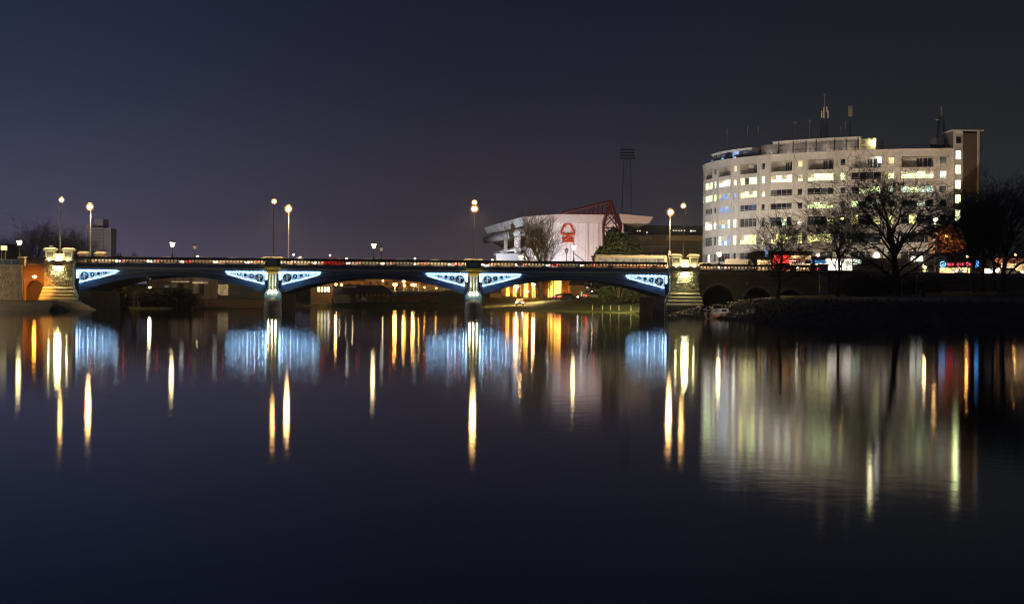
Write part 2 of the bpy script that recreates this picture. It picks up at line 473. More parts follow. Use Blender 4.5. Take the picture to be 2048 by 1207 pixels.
rr = t.nodes.new('ShaderNodeMapRange'); rr.inputs['From Min'].default_value, rr.inputs['From Max'].default_value = .35, .65
rr.inputs['To Min'].default_value, rr.inputs['To Max'].default_value = .068, .088
t.links.new(n3.outputs[0], rr.inputs['Value']); t.links.new(rr.outputs[0], gl.inputs['Roughness'])
t.links.new(b1.outputs[0], gl.inputs['Normal']); t.links.new(b1.outputs[0], fr.inputs['Normal'])
t.links.new(fr.outputs[0], mx.inputs[0]); t.links.new(df.outputs[0], mx.inputs[1]); t.links.new(gl.outputs[0], mx.inputs[2])
t.links.new(mx.outputs[0], wo.inputs[0])
structure(MB().add([(-260, -70, 0), (140, -70, 0), (140, 470, 0), (-260, 470, 0)], [(0, 1, 2, 3)]).build('river', wm))

# ---- right bank: terraced steps along the water, paved path above
def resample(P, step):
    P = [Vector((*p, 0)) for p in P]; o = []
    for i in range(len(P) - 1):
        p0, p1, p2, p3 = P[max(i - 1, 0)], P[i], P[i + 1], P[min(i + 2, len(P) - 1)]
        n = max(2, int((p2 - p1).length / step))
        for k in range(n):
            u = k / n
            o.append(.5 * ((2 * p1) + (p2 - p0) * u + (2 * p0 - 5 * p1 + 4 * p2 - p3) * u * u + (3 * p1 - p0 - 3 * p2 + p3) * u ** 3))
    return o + [P[-1]]
BANK = resample([(32.6, 297), (34.3, 262), (36, 234), (44, 217), (60, 203), (85, 185), (125, 140)], 3.0)
NB = []
for i, p in enumerate(BANK):
    tt = (BANK[min(i + 1, len(BANK) - 1)] - BANK[max(i - 1, 0)]).normalized()
    NB.append(Vector((-tt.y, tt.x, 0)))
def bank_pt(i, d): return BANK[i] + NB[i] * d
def ribbon(mb, prof, i0=0, i1=None, jit=0.0):
    """sweep a (distance inland, height) profile along the bank"""
    i1 = i1 or len(BANK)
    n = len(prof); v, f = [], []
    for i in range(i0, i1):
        for d, z in prof:
            q = bank_pt(i, d + rng.uniform(-jit, jit)); v.append((q.x, q.y, z + rng.uniform(-jit, jit) * .2))
    for i in range(i1 - i0 - 1):
        for k in range(n - 1):
            f.append((i * n + k, (i + 1) * n + k, (i + 1) * n + k + 1, i * n + k + 1))
    return mb.add(v, f)
terr = thing('river_terrace', None, None, (0, 0, 0)); structure(terr)
for k in range(7):
    d0, z0 = .2 + 1.6 * k, (.0 if k == 0 else -.03 + .39 * k) 
    z1 = .36 + .39 * k
    ribbon(MB(), [(d0, z0 - .4), (d0 - .04, z1 - .08), (d0 + .04, z1), (d0 + 1.75, z1 + .02)], jit=.07).build('step', M['concrete_dark'], terr)
path = ribbon(MB(), [(11.3, 2.4), (11.3, 2.78), (14, 3.0), (16.6, 3.28), (16.6, 2.9)]).build('path', M['paving']); structure(path)
# weeds in the joints of the steps
mb = MB()
for _ in range(6500):
    i = rng.randrange(2, len(BANK) - 4); d = rng.uniform(.2, 12); q = bank_pt(i, d) + Vector((rng.uniform(-1.5, 1.5), rng.uniform(-1.5, 1.5), 0))
    z = max(.1, .36 + .39 * min(6, int((d - .2) / 1.6)))
    if rng.random() < .45 and math.sin(q.x * .9) + math.sin(q.y * .7) < .3: continue
    h, w, a = rng.uniform(.10, .5), rng.uniform(.04, .16), rng.uniform(0, 6.28)
    lx, ly = rng.uniform(-.2, .2), rng.uniform(-.2, .2)
    mb.add([(q.x - w * math.cos(a), q.y - w * math.sin(a), z - .05), (q.x + w * math.cos(a), q.y + w * math.sin(a), z - .05), (q.x + lx, q.y + ly, z + h)], [(0, 1, 2)])
tag(mb.build('weeds', M['leaf_dark']), 'dark weeds growing along the river terrace steps', 'weeds', kind='stuff')

# ================================================================== THE BRIDGE
YF, YB = 300.0, 324.0
CC = [-65.5, -32.75, -.25, 32.2]                # abutment, pier, pier, abutment
ZC, RA = 5.75, 43.0
road_bridge = thing('road_bridge', 'long three-arch iron bridge with floodlit white spandrels across the river', 'bridge', (-16.6, 300, 0))
def bp(mb, name, mat, parent=None, smooth=False): return mb.build(name, M[mat] if isinstance(mat, str) else mat, parent or road_bridge, None, smooth)
def zi(dx): return ZC - (RA - math.sqrt(RA * RA - dx * dx))
def ze(dx): return zi(dx) + .72 + .62 * (dx / 15.0) ** 2
lat = MB()                                      # one bay of parapet ironwork, 2.9 m, five motifs
PW = 0.0
def parapet_mesh(L, n):
    mb = MB(); w = L / n
    for k in range(n):
        cx = (k + .5) * w
        mb.ring(cx, .50, w * .47, .075, -.05, .05, 12)
        mb.prism([(cx - w / 2, .0), (cx - w / 2 + .13, .0), (cx + .05, .30), (cx - .05, .30)], -.045, .045)
        mb.prism([(cx + w / 2 - .13, .0), (cx + w / 2, .0), (cx + .05, .30), (cx - .05, .30)], -.045, .045)
        mb.box(cx - w / 2 - .06, cx - w / 2 + .06, -.04, .04, .02, .86)
        mb.prism([(cx - w / 2, .90), (cx - w / 2, .74), (cx, .66), (cx + w / 2, .74), (cx + w / 2, .90)], -.04, .04)
    mb.box(0, L, -.07, .07, -.05, .05); 
    return mb.mesh('parapet_panel', [M['iron_black']])
NP = 11
span_panels = {}
for a in range(3):
    xl, xr = CC[a] + 1.3, CC[a + 1] - 1.3
    xm, hs = (xl + xr) / 2, (xr - xl) / 2
    S = [-hs + 2 * hs * k / 48 for k in range(49)]
    curve_i = [(xm + s, zi(abs(s))) for s in S]; curve_e = [(xm + s, ze(abs(s))) for s in S]
    for y in (YF, 303, 306, 309, 312, 315, 318, 321, YB - .45):
        ar = bp(MB().strip(curve_i, curve_e, y + .05, y + .40), 'arch_rib', 'iron_navy')
        if y in (YF, YB - .45):
            bp(MB().strip([(x, z - .02) for x, z in curve_e], [(x, z + .07) for x, z in curve_e], y - .06, y + .5), 'upper_flange', 'iron_pale', ar)  # pale paint carries the light that runs along the arch
            bp(MB().strip([(x, z - .06) for x, z in curve_i], [(x, z + .03) for x, z in curve_i], y - .06, y + .5), 'lower_flange', 'iron_blue', ar)
    # web above the arch, back from the face
    top = [(x, 6.52) for x, z in curve_e]
    for y in (YF + .30, YB - .7):
        bp(MB().strip([(x, z + .02) for x, z in curve_e], [(x, max(6.52, z + .03)) for x, z in curve_e], y, y + .12), 'spandrel_web', 'iron_blue')
    for yy, s in ((YF, -1), (YB, 1)):
        y0 = lambda o: (yy - o if s < 0 else yy - .3); y1 = lambda o: (yy + .3 if s < 0 else yy + o)
        xa, xb = CC[a] + 1.0, CC[a + 1] - 1.0
        bp(MB().box(xa, xb, y0(.05), y1(.05), 6.50, 6.72), 'frieze', 'iron_blue')
        bp(MB().box(xa, xb, y0(.22), y1(.22), 6.88, 7.02), 'cornice', 'iron_pale')
        bp(MB().box(xa, xb, y0(.10), y1(.10), 7.02, 7.50), 'fascia_beam', 'iron_navy')
        bp(MB().box(xa, xb, y0(.20), y1(.20), 7.50, 7.58), 'string_course', 'iron_navy')
        dm = MB(); n = int((xb - xa) / .46)
        for k in range(n):
            x = xa + (k + .5) * (xb - xa) / n
            if s < 0: dm.box(x - .13, x + .13, yy - .19, yy + .02, 6.72, 6.88)
        if s < 0: tag(bp(dm, 'dentils', 'iron_white'), kind='stuff')
        bp(MB().box(xa, xb, yy - .15, yy + .15, 8.44, 8.66), 'top_rail', 'iron_black')
        L = (xb - xa) / NP
        key = round(L, 3)
        if key not in span_panels: span_panels[key] = parapet_mesh(L, 5)
        for k in range(NP):
            inst('parapet_panel', span_panels[key], road_bridge, (xa + k * L - road_bridge.location.x, yy - road_bridge.location.y, 7.58))
bp(MB().box(CC[0] - 1, CC[3] + 1, YF + .55, YB - .55, 6.55, 7.25), 'deck_slab', 'stone_dark')
bp(MB().box(CC[0] - 4, CC[3] + 4.5, YF + .3, YF + 4.4, 7.25, 7.52), 'footway', 'paving')
bp(MB().box(CC[0] - 4, CC[3] + 4.5, YB - 4.4, YB - .3, 7.25, 7.52), 'footway', 'paving')

# ---- lit spandrels: white tracery plate, rings, lighting tubes
def spandrel(cx, sg):
    X = lambda w: cx + sg * w
    hsp = 15.07
    def low(w):
        dx = max(0.0, hsp - (w - 1.3)); return max(4.36 + (w - 1.46) * (6.33 - 4.36) / (8.05 - 1.46), ze(dx) + .10)
    ws = [1.42 + (8.0 - 1.42) * k / 24 for k in range(25)]
    lo = [(X(w), min(low(w), 6.36)) for w in ws]; hi = [(X(w), 6.38) for w in ws]
    sp = bp(MB().strip(lo, hi, YF + .10, YF + .16), 'spandrel_panel', 'iron_white')
    bp(MB().strip([(x, z - .04) for x, z in lo], [(x, z + .05) for x, z in lo], YF - .02, YF + .16), 'edge_moulding', 'iron_white', sp)
    for w, r, sx, boss, cz in ((2.25, .74, 1.0, 0, 5.52), (3.52, .44, 1.0, 1, 5.76), (4.52, .33, 1.0, 0, 5.92), (5.52, .27, 1.75, 1, 6.06)):
        rg = bp(MB().ring(X(w), cz, r, .065, YF - .04, YF + .10, 20, sx), 'ring', 'iron_white', sp)
        bp(MB().disc(X(w), cz, r - .07, YF + .04, YF + .098, 18, sx), 'roundel', 'iron_black', sp)  # black disc painted for the dark of the open ring
        if boss: bp(MB().ball((X(w), YF + .0, cz), .15, 10, 6), 'boss', 'iron_white', sp, True)
        if r > .7:                              # scrolled monogram in the large roundel
            mb = MB()
            for ph, rr_ in ((0, .40), (math.pi, .40), (math.pi / 2, .34)):
                pts = [(X(w) + .20 * math.cos(ph) + rr_ * .55 * math.cos(ph + a_) * (1 - a_ / 7), YF + .0, cz + .20 * math.sin(ph) + rr_ * .9 * math.sin(ph + a_) * (1 - a_ / 7)) for a_ in [k * .5 for k in range(10)]]
                mb.tube(pts, .075, 5)
            mb.box(X(w) - .10, X(w) + .10, YF - .03, YF + .09, cz - .52, cz + .52)
            bp(mb, 'monogram', 'iron_white', sp)
    for w in (6.35, 6.62, 6.9, 7.2):
        z0 = low(w)
        bp(MB().box(X(w) - .05, X(w) + .05, YF - .02, YF + .09, z0, 6.36), 'tracery_bar', 'iron_white', sp)
    # small lamps: along the top, along the arch, and a stout light box by the pier
    for k, w in enumerate((1.6, 2.15, 2.9, 3.5, 4.1, 4.75, 5.35, 5.9, 6.5, 7.05, 7.55)):
        s_ = rng.uniform(.75, 1.2) * max(.28, 1.45 - .17 * w)
        bp(MB().box(X(w) - .07 * s_, X(w) + .07 * s_, YF - .30, YF - .24, 6.40, 6.46), 'led_lamp', 'led', sp)
        if k % 2 == 0 and w < 7: bp(MB().box(X(w) - .06 * s_, X(w) + .06 * s_, YF - .20, YF - .15, low(w) - .06, low(w) - .01), 'led_lamp', 'led', sp)
    bp(MB().tube([(X(1.30), YF - .27, 6.43), (X(3.5), YF - .27, 6.43), (X(7.7), YF - .27, 6.43)], [.032, .026, .010], 5), 'light_tube', 'led_tube', sp)
    bp(MB().tube([(X(w), YF - .13, low(w) - .06) for w in ws[1:-2]], .028, 5), 'light_tube', 'led_tube', sp)
    bp(MB().box(min(X(1.5), X(7.7)), max(X(1.5), X(7.7)), YF - .32, YF - .22, 6.463, 6.495), 'lamp_rail', 'iron_navy', sp)
    bp(MB().box(X(1.12) - .15, X(1.12) + .15, YF - .12, YF - .06, 5.20, 6.40), 'light_box', 'led_box', sp)
for i in range(3):
    spandrel(CC[i], 1); spandrel(CC[i + 1], -1)

# ---- the two river piers
for cx in CC[1:3]:
    prof = [(-1.38, -1), (-1.38, 2.75), (-.88, 3.85), (-.88, 6.7), (.88, 6.7), (.88, 3.85), (1.38, 2.75), (1.38, -1)]
    sh = bp(MB().prism([(cx + x, z) for x, z in prof], YF - .75, YF + .28), 'pier_shaft', 'iron_navy')
    bp(MB().box(cx - 1.3, cx + 1.3, YF + .285, YB - .3, -1, 2.95), 'pier_wall', 'stone_dark')
    for dx in (-.50, 0, .50):
        c = MB().lathe([(.20, 3.42), (.22, 3.5), (.16, 3.58), (.155, 5.95), (.19, 6.05), (.22, 6.12)], 10, (cx + dx, YF - .98, 0))
        bp(c, 'colonnette', 'iron_white', sh, True)
        bp(MB().ball((cx + dx * 1.18, YF - 1.42, 3.12), .15, 10, 6), 'uplight', 'bulb', sh, True)
        bp(MB().lathe([(.05, 2.78), (.17, 2.92), (.12, 3.0)], 8, (cx + dx * 1.18, YF - 1.42, 0)), 'uplight_bracket', 'gold', sh)
    spot(sh, Vector((cx, YF - 2.1, 3.3)) - Vector(base(sh)), Vector((cx, YF - .9, 6.6)) - Vector(base(sh)), (1, .92, .50), 420, 75)
    cap = MB()
    for h0, h1, w0, w1 in ((6.08, 6.25, .80, .86), (6.25, 6.62, .86, 1.02), (6.62, 6.72, 1.08, 1.08), (6.80, 7.02, 1.02, 1.18), (7.10, 7.26, 1.32, 1.36)):
        cap.frustum((cx, YF - .72), (w0, .42 + (w0 - .8) * .6), (w1, .42 + (w1 - .8) * .6), h0, h1)
    for k in range(7):
        x = cx - .84 + k * .28
        cap.ball((x, YF - 1.30, 6.46), .12, 7, 5, 1.3); cap.ball((x * 1 + .0, YF - 1.36, 6.95), .11, 7, 5)
    bp(cap, 'capital', 'gold', sh)
    pc = bp(MB().box(cx - 1.25, cx + 1.25, YF - 1.45, YF + .35, 7.30, 8.62), 'pier_cap', 'iron_black')
    bp(MB().frustum((cx, YF - .55), (1.3, .95), (1.42, 1.08), 8.62, 8.74).frustum((cx, YF - .55), (1.42, 1.08), (1.30, .96), 8.74, 8.84), 'coping', 'stone_pale', pc)
    bp(MB().box(cx - .75, cx + .75, YF - 1.49, YF - 1.451, 7.55, 8.40), 'recessed_panel', 'iron_navy', pc)
    # cutwater, rounded in plan with a domed top
    bp(MB().lathe([(1.44, -1), (1.44, .35), (1.40, .4), (1.36, 1.45), (1.22, 1.78), (.9, 2.06), (.45, 2.25), (.02, 2.32)], 20, (cx, YF - .9, 0)), 'cutwater', 'stone', None, True)
    bp(MB().box(cx - 1.1, cx + 1.1, YB + .1, YB + .9, 2, 8.7), 'rear_pier_cap', 'iron_black')

# ---- abutments with their paired stone turrets
def blocks(mb, x0, x1, z0, z1, y, ch=.36, bl=.8, deep=.1, ylen=.5):
    z = z0; r_ = 0
    while z < z1 - .05:
        h = min(ch * rng.uniform(.9, 1.1), z1 - z); x = x0
        while x < x1 - .05:
            l = min(bl * rng.uniform(.6, 1.35), x1 - x)
            if x1 - (x + l) < .25: l = x1 - x
            p = rng.uniform(0, deep); q = rng.uniform(-.03, .03)
            a, b_, c, d = x + .014, x + l - .014, z + .014, z + h - .014
            mx_ = .05
            v = [(a, y + ylen, c), (b_, y + ylen, c), (b_, y + ylen, d), (a, y + ylen, d), (a + .0, y - p * .3, c), (b_, y - p * .3, c), (b_, y - p * .3, d), (a, y - p * .3, d),
                 (a + mx_, y - .03 - p, c + mx_), (b_ - mx_, y - .03 - p + q, c + mx_), (b_ - mx_, y - .03 - p - q, d - mx_), (a + mx_, y - .03 - p, d - mx_)]
            mb.add(v, [(0, 4, 5, 1), (1, 5, 6, 2), (2, 6, 7, 3), (3, 7, 4, 0), (4, 8, 9, 5), (5, 9, 10, 6), (6, 10, 11, 7), (7, 11, 8, 4), (8, 11, 10, 9)])
            x += l
        z += h
    return mb
def turret(cx, cyy, parent, lit):
    t_ = bp(MB().frustum((cx, cyy), (.78, .70), (.70, .64), 7.95, 8.25).frustum((cx, cyy), (.66, .60), (.74, .68), 8.25, 9.35).frustum((cx, cyy), (.80, .74), (.92, .86), 9.35, 9.55), 'turret', 'stone_pale', parent)
    bp(MB().frustum((cx, cyy), (1.02, .95), (1.02, .95), 9.55, 9.72).frustum((cx, cyy), (1.02, .95), (.66, .6), 9.72, 9.98), 'turret_cap', 'stone_pale', t_)
    bp(MB().prism([(cx - .42, 8.45), (cx + .42, 8.45), (cx + .50, 9.25), (cx - .50, 9.25)], cyy - .72, cyy - .60), 'niche', 'stone_dark', t_)
def abutment(cx, side):
    yf = YF - 1.6
    ab = bp(MB().box(cx - 2.3, cx + 2.3, yf + .3, YB + 1, -.5, 7.55), 'abutment', 'stone_dark')
    tag(bp(blocks(MB(), cx - 2.3, cx + 2.3, 3.75, 7.0, yf, .34, .75, .10), 'rustic_blocks', 'stone_block', ab), kind='stuff')
    bp(MB().box(cx - 2.42, cx + 2.42, yf - .10, yf + .4, 7.0, 7.28).box(cx - 2.6, cx + 2.6, yf - .35, yf + .4, 7.28, 7.55), 'cornice', 'stone', ab)
    bp(MB().box(cx - 2.3, cx + 2.3, yf - .15, yf + 2.6, 7.55, 7.95), 'parapet_base', 'stone', ab)
    for dx in (-1.45, 1.45):
        turret(cx + dx, yf + .9, None, True)
        bp(MB().ball((cx + dx, yf - .12, 8.06), .13, 10, 6), 'uplight', 'bulb', ab, True)
        spot(ab, Vector((cx + dx, yf - .35, 8.15)) - Vector(base(ab)), Vector((cx + dx, yf + .3, 9.3)) - Vector(base(ab)), (1, .93, .50), 70, 120)
    bp(MB().box(cx - .70, cx + .70, yf + .55, yf + .85, 7.95, 9.0).box(cx - .8, cx + .8, yf + .5, yf + .9, 9.0, 9.12), 'screen_wall', 'stone_pale', ab)
    bp(MB().box(cx - .45, cx + .45, yf + .02, yf + .10, 7.97, 8.06), 'wall_washer', 'wash', ab)
    # lamp under the cornice that washes down the rough blocks
    bp(MB().box(cx - .55, cx + .55, yf - .42, yf - .28, 6.86, 6.96), 'wall_washer', 'wash', ab)
    bp(MB().box(cx - .60, cx + .60, yf - .46, yf - .10, 6.965, 7.03), 'washer_hood', 'iron_black', ab)
    spot(ab, Vector((cx, yf - .8, 6.9)) - Vector(base(ab)), Vector((cx, yf + .1, 4.4)) - Vector(base(ab)), (1, .94, .46), 420, 110)
    for k in range(4):                          # stepped plinth
        g = .06 + .17 * k
        z1 = 3.72 - .56 * k
        bp(MB().frustum((cx, yf + .5), (2.45 + g, .75 + g), (2.45 + g - .20, .75 + g - .24), z1 - .26, z1).box(cx - 2.4 - g, cx + 2.4 + g, yf - .2 - g, yf + 1, z1 - .56, z1 - .26), 'plinth_course', 'stone_pale', ab)
    bp(MB().box(cx - 2.95, cx + 2.95, yf - .8, YB, -1, 1.5), 'footing', 'stone_dark', ab)
    e = cx + side * 2.55                        # quoin moulding on the river edge, its blue-lit edge put into pale paint
    bp(MB().tube([(e, yf - .05, 7.2), (e, yf - .05, 3.8), (e + side * .75, yf - .3, 2.3), (e + side * .75, yf - .3, 0.0)], .10, 6), 'quoin_moulding', 'iron_pale', ab)
    bp(MB().box(e - .25 * side - .2, e - .25 * side + .2, YF - .6, YB - .3, -1, 3.0), 'springing_wall', 'iron_navy', ab)
    bp(MB().box(cx + side * 3.9 - 1.2, cx + side * 3.9 + 1.2, YF + .02, YB - .3, -1, 3.0), 'springing_block', 'stone_dark', ab)
    fx = YB + .3
    for dx in (-1.45, 1.45): turret(cx + dx, fx + .5, None, False)
abutment(-67.1, 1)
abutment(34.0, -1)
# roadway, one sheet running on past both ends
rd = MB().box(-400, 34, YF + 4.4, YB - 4.4, 7.0, 7.36).box(34, 400, YF + 4.4, YB - 4.4, 7.0, 7.36)
structure(rd.build('road', M['asphalt']))
mk = MB()
for k in range(-10, 20):
    mk.box(k * 6, k * 6 + 2.4, 311.93, 312.07, 7.30, 7.364)
structure(mk.build('lane_markings', M['white_paint']))

# ---- stone flood arches running on to the right
fb = thing('flood_arch_viaduct', 'dark stone viaduct with three low arches right of the bridge', 'viaduct', (45, 300, 0))
X0, X1 = 36.35, 56.2
arches = [(39.6, 2.55, 5.0), (46.0, 2.2, 4.7), (51.4, 2.1, 4.4)]
poly = [(X0, -.5)]
for c, r, zc_ in arches:
    poly += [(c - r, -.5)] + [(c - r * math.cos(math.pi * k / 16), zc_ - r + r * math.sin(math.pi * k / 16)) for k in range(17)] + [(c + r, -.5)]
poly += [(X1, -.5), (X1, 6.85), (X0, 7.02)]
MBf = MB().prism(poly, YF + .1, YB - .1)
MBf.build('wall', M['ashlar'], fb)
for c, r, zc_ in arches:
    for k in range(11):
        a0, a1 = math.pi * k / 11 + .012, math.pi * (k + 1) / 11 - .012
        q = [(c - (r + e) * math.cos(a), zc_ - r + (r + e) * math.sin(a)) for e, a in ((.0, a0), (.42, a0), (.42, a1), (.0, a1))]
        MB().prism(q, YF - .02 - rng.uniform(0, .05), YF + .12).build('voussoir', M['stone'], fb)
MB().box(X0, X1, YF - .08, YF + .4, 6.86, 7.12).build('string_course', M['stone'], fb)
MB().box(X0 + .2, X1, YF - .05, YF + .25, 8.28, 8.42).build('top_rail', M['iron_black'], fb)
pm = parapet_mesh((X1 - X0 - .2) / 7, 5)
for k in range(7):
    inst('parapet_panel', pm, fb, (X0 + .2 + k * (X1 - X0 - .2) / 7 - 45, .1, 7.38))
MB().box(X0, X1, YF - .02, YF + .3, 7.12, 7.36).build('parapet_kerb', M['stone_dark'], fb)
MB().box(X0, X1, YF + .3, YF + 4.4, 6.9, 7.45).build('footway', M['paving'], fb)
MB().box(X1 - .1, X1 + 1.3, YF - .35, YF + 1.0, -.5, 8.3).frustum((X1 + .6, YF + .32), (.95, .9), (.7, .66), 8.3, 8.6).build('end_pier', M['stone'], fb)
# approach wall beyond, ashlar then a long low wall
aw = thing('approach_wall', 'brown stone retaining wall under the shopfronts behind the bare trees', 'wall', (70, 300, 0))
MB().box(X1 + 1.3, 64, YF + .1, YF + .7, 1, 7.45).build('wall', M['ashlar'], aw)
MB().box(X1 + 1.3, 64.1, YF + .0, YF + .8, 7.45, 7.62).build('coping', M['stone'], aw)
MB().box(64, 130, YF - 3, YF - 2.2, 1, 6.75).build('wall', M['brick_brown'], aw)
MB().box(64, 130, YF - 3.1, YF - 2.1, 6.75, 6.92).build('coping', M['stone'], aw)
MB().box(64, 130, YF - 6, YF - 5.5, 1, 5.2).build('lower_wall', M['brick_brown'], aw)
MB().box(64, 130, YF - 6.1, YF - 5.4, 5.2, 5.32).build('lower_coping', M['stone'], aw)
structure(MB().box(56, 400, YF + .8, YF + 4.4, 6.7, 7.4).box(64, 400, YF - 2.2, YF + .8, 5.0, 6.6).build('pavement', M['paving']))
# ================================================================== STREET LIGHTING ON AND BY THE BRIDGE
def tall_lamp(x, y, z0, ztop, label, facing, r=.40, glow='sodium', group='tall street lamps on the bridge'):
    """slim steel column, short bracket over the road, bowl lantern"""
    t_ = thing('street_lamp', label, 'street lamp', (x, y, z0), 0, group)
    h = ztop - z0
    MB().lathe([(.16, 0), (.16, 1.1), (.10, 1.25), (.075, h - .5), (.06, h - .15)], 8).local('column', M['steel'], t_)
    MB().tube([(0, 0, h - .3), (0, facing * .3, h - .05), (0, facing * .7, h + .02)], .05, 6).local('bracket', M['steel'], t_)
    hd = MB().lathe([(.04, r * 1.75), (r * .34, r * 1.65), (r * .60, r * 1.48), (r * .62, r * 1.38)], 12, (0, facing * .7, h - r * .8)).local('lamp_head', M['steel'], t_)
    MB().ball((0, facing * .7, h - r * .8), r * .80, 12, 8).local('lamp_bulb', M[glow], hd, True)
    MB().ball((0, facing * .7, h - r * .8), r * 1.5, 16, 10).local('halo_shell', M['halo'], hd, True)  # oversized glowing shell, added to give the lamp its halo
    spot(t_, (0, facing * .7, h - r * 2.4 - .05), (0, facing * 3.2, 0), (1, .70, .38), 15000 if facing > 0 else 4500, 150, .3)
    return t_
tall = [(-67.1, 'near', 'left abutment'), (-32.75, 'near', 'left pier'), (-.25, 'near', 'right pier'), (33.8, 'near', 'right abutment')]
for x, _, w in tall:
    ix = {-67.1: 126, -32.75: 549, -.25: 947, 33.8: 1363}[x]; iy = {-67.1: 396, -32.75: 399, -.25: 401, 33.8: 408}[x]
    tall_lamp(x, YF - .5, 8.8, zat(ix, iy, YF - .5), 'slim tall lamp column rising from the %s cap on the near side' % w, 1, .34, 'sodium_soft')
for x, w in ((-67.0, 'left abutment'), (-32.6, 'left pier'), (-.25, 'right pier'), (34.0, 'right abutment')):
    ix = {-67.0: 182, -32.6: 575, -.25: 947, 34.0: 1339}[x]; iy = {-67.0: 409, -32.6: 413, -.25: 413, 34.0: 420}[x]
    tall_lamp(x, YB - 1.6, 7.5, zat(ix, iy, YB - 2.3), 'brightest tall lamp on the far footway beyond the %s' % w, -1, .50, 'sodium')

def lantern(x, y, z0, label, lit=True, h=2.3, group='lantern posts on the parapets'):
    """cast-iron post with a glass lantern and crown"""
    t_ = thing('lantern_post', label, 'lantern', (x, y, z0), 0, group)
    MB().lathe([(.20, 0), (.20, .15), (.11, .25), (.13, .45), (.07, .6), (.05, h - .55), (.09, h - .48), (.05, h - .40), (.11, h - .30), (.05, h - .2)], 8).local('post', M['iron_black'], t_)
    g = MB().frustum((0, 0), (.17, .17), (.34, .34), h - .2, h + .42).local('lantern_glass', M['lantern' if lit else 'lantern_dim'], t_)  # unlit lanterns still get a faint glow in the glass
    MB().frustum((0, 0), (.39, .39), (.16, .16), h + .42, h + .62).lathe([(.05, h + .62), (.08, h + .70), (.03, h + .78), (.01, h + .92)], 6).local('lantern_crown', M['iron_black'], t_)
    fr_ = MB()
    for i, j in ((-1, -1), (1, -1), (1, 1), (-1, 1)):
        fr_.tube([(i * .175, j * .175, h - .2), (i * .345, j * .345, h + .42)], .02, 4)
    fr_.local('lantern_frame', M['iron_black'], g)
    return t_
for x, w in ((-49.1, 'left arch'), (-16.5, 'middle arch'), (16.0, 'right arch')):
    lantern(x, YF, 8.62, 'lit lantern on the near parapet above the crown of the %s' % w, True, zat(950 + x * 12.3, {-49.1: 489, -16.5: 492, 16.0: 495}[x], YF) - 8.62 - .1)
    lantern(x, YB, 8.62, 'unlit lantern on the far parapet above the crown of the %s' % w, False, 2.1)
lantern(xat(38, 299), 299.0, zat(38, 514, 299), 'lit lantern on the stone pier at the far left end', True, zat(38, 487, 299) - zat(38, 514, 299))
lantern(xat(1438, 300), 300.1, 8.42, 'lit lantern on the parapet right of the right abutment turrets', True, zat(1438, 510, 300) - 8.42)
lantern(xat(102, 326), 326.0, 9.0, 'unlit lantern behind the left turret of the left abutment', False, 1.6)

# deep orange bracket lamp on the left quay
p0, p1, p2 = at(47, 600, 294), at(48, 557, 294), at(69, 552, 294)
t_ = thing('bracket_lamp', 'orange bracket lamp on a slim post below the brick arch at left', 'street lamp', (p0.x, p0.y, 1.5))
MB().tube([(p0.x, 294, 1.5), (p1.x, 294, p1.z)], .075, 6).build('post', M['steel'], t_)
MB().tube([(p1.x, 294, p1.z - .05), ((p1.x + p2.x) / 2, 294, p1.z + (p2.z - p1.z) * .75), (p2.x, 294, p2.z + .12)], .05, 6).build('arm', M['steel'], t_)
MB().ball((p2.x, 294, p2.z - .05), .30, 10, 6, .8).build('lamp_bowl', M['sodium_deep'], t_, None, True)
spot(t_, Vector((p2.x, 293.6, p2.z - .3)) - t_.location, Vector((p2.x - .9, 300, 3.6)) - t_.location, (1, .36, .04), 4200, 78, .3)
MB().lathe([(.31, p2.z + .02), (.22, p2.z + .18), (.05, p2.z + .25)], 10, (p2.x, 294, 0)).build('lamp_hood', M['steel'], t_)

# lamp on the left quay, just past the picture's edge, that lights the stone wall
t_ = thing('quay_lamp', 'quay lamp left of the stone wall', 'street lamp', (-83.5, 278.0, .8))
MB().lathe([(.12, 0), (.10, 1), (.06, 6.0)], 7).local('column', M['steel'], t_)
MB().ball((0, 0, 6.1), .28, 10, 6, .85).local('lamp_bowl', M['sodium_soft'], t_, True)
spot(t_, (0, 0, 5.8), (5, 8, 2), (1, .76, .46), 9000, 165, .3)
# ================================================================== LEFT BANK
qy = thing('stone_quay', 'low stone quay with steps down to the water at the far left', 'quay', (-75, 285, 0))
xq = xat(104, 279, 605)
MB().add([(-110, 276.5, -1), (xq, 276.5, -1), (xq, 300, -1), (-110, 300, -1), (-110, 277, 0), (xq, 277, 0), (-110, 281, 1.45), (xq, 281, 1.45), (xq, 300, 1.45), (-110, 300, 1.45)], [(0, 1, 5, 4), (4, 5, 7, 6), (6, 7, 8, 9), (0, 4, 6, 9, 3), (1, 2, 8, 7, 5), (2, 3, 9, 8), (3, 2, 1, 0)]).build('quay_wall', M['quay'], qy)
MB().box(-110, xq + .12, 280.9, 282.2, 1.45, 1.60).build('coping', M['stone'], qy)
for k in range(6):
    MB().box(xq + .02 + k * .45, xq + .45 + k * .45, 279.0, 298.0, -1, 1.35 - k * .22).build('step', M['stone'], qy)
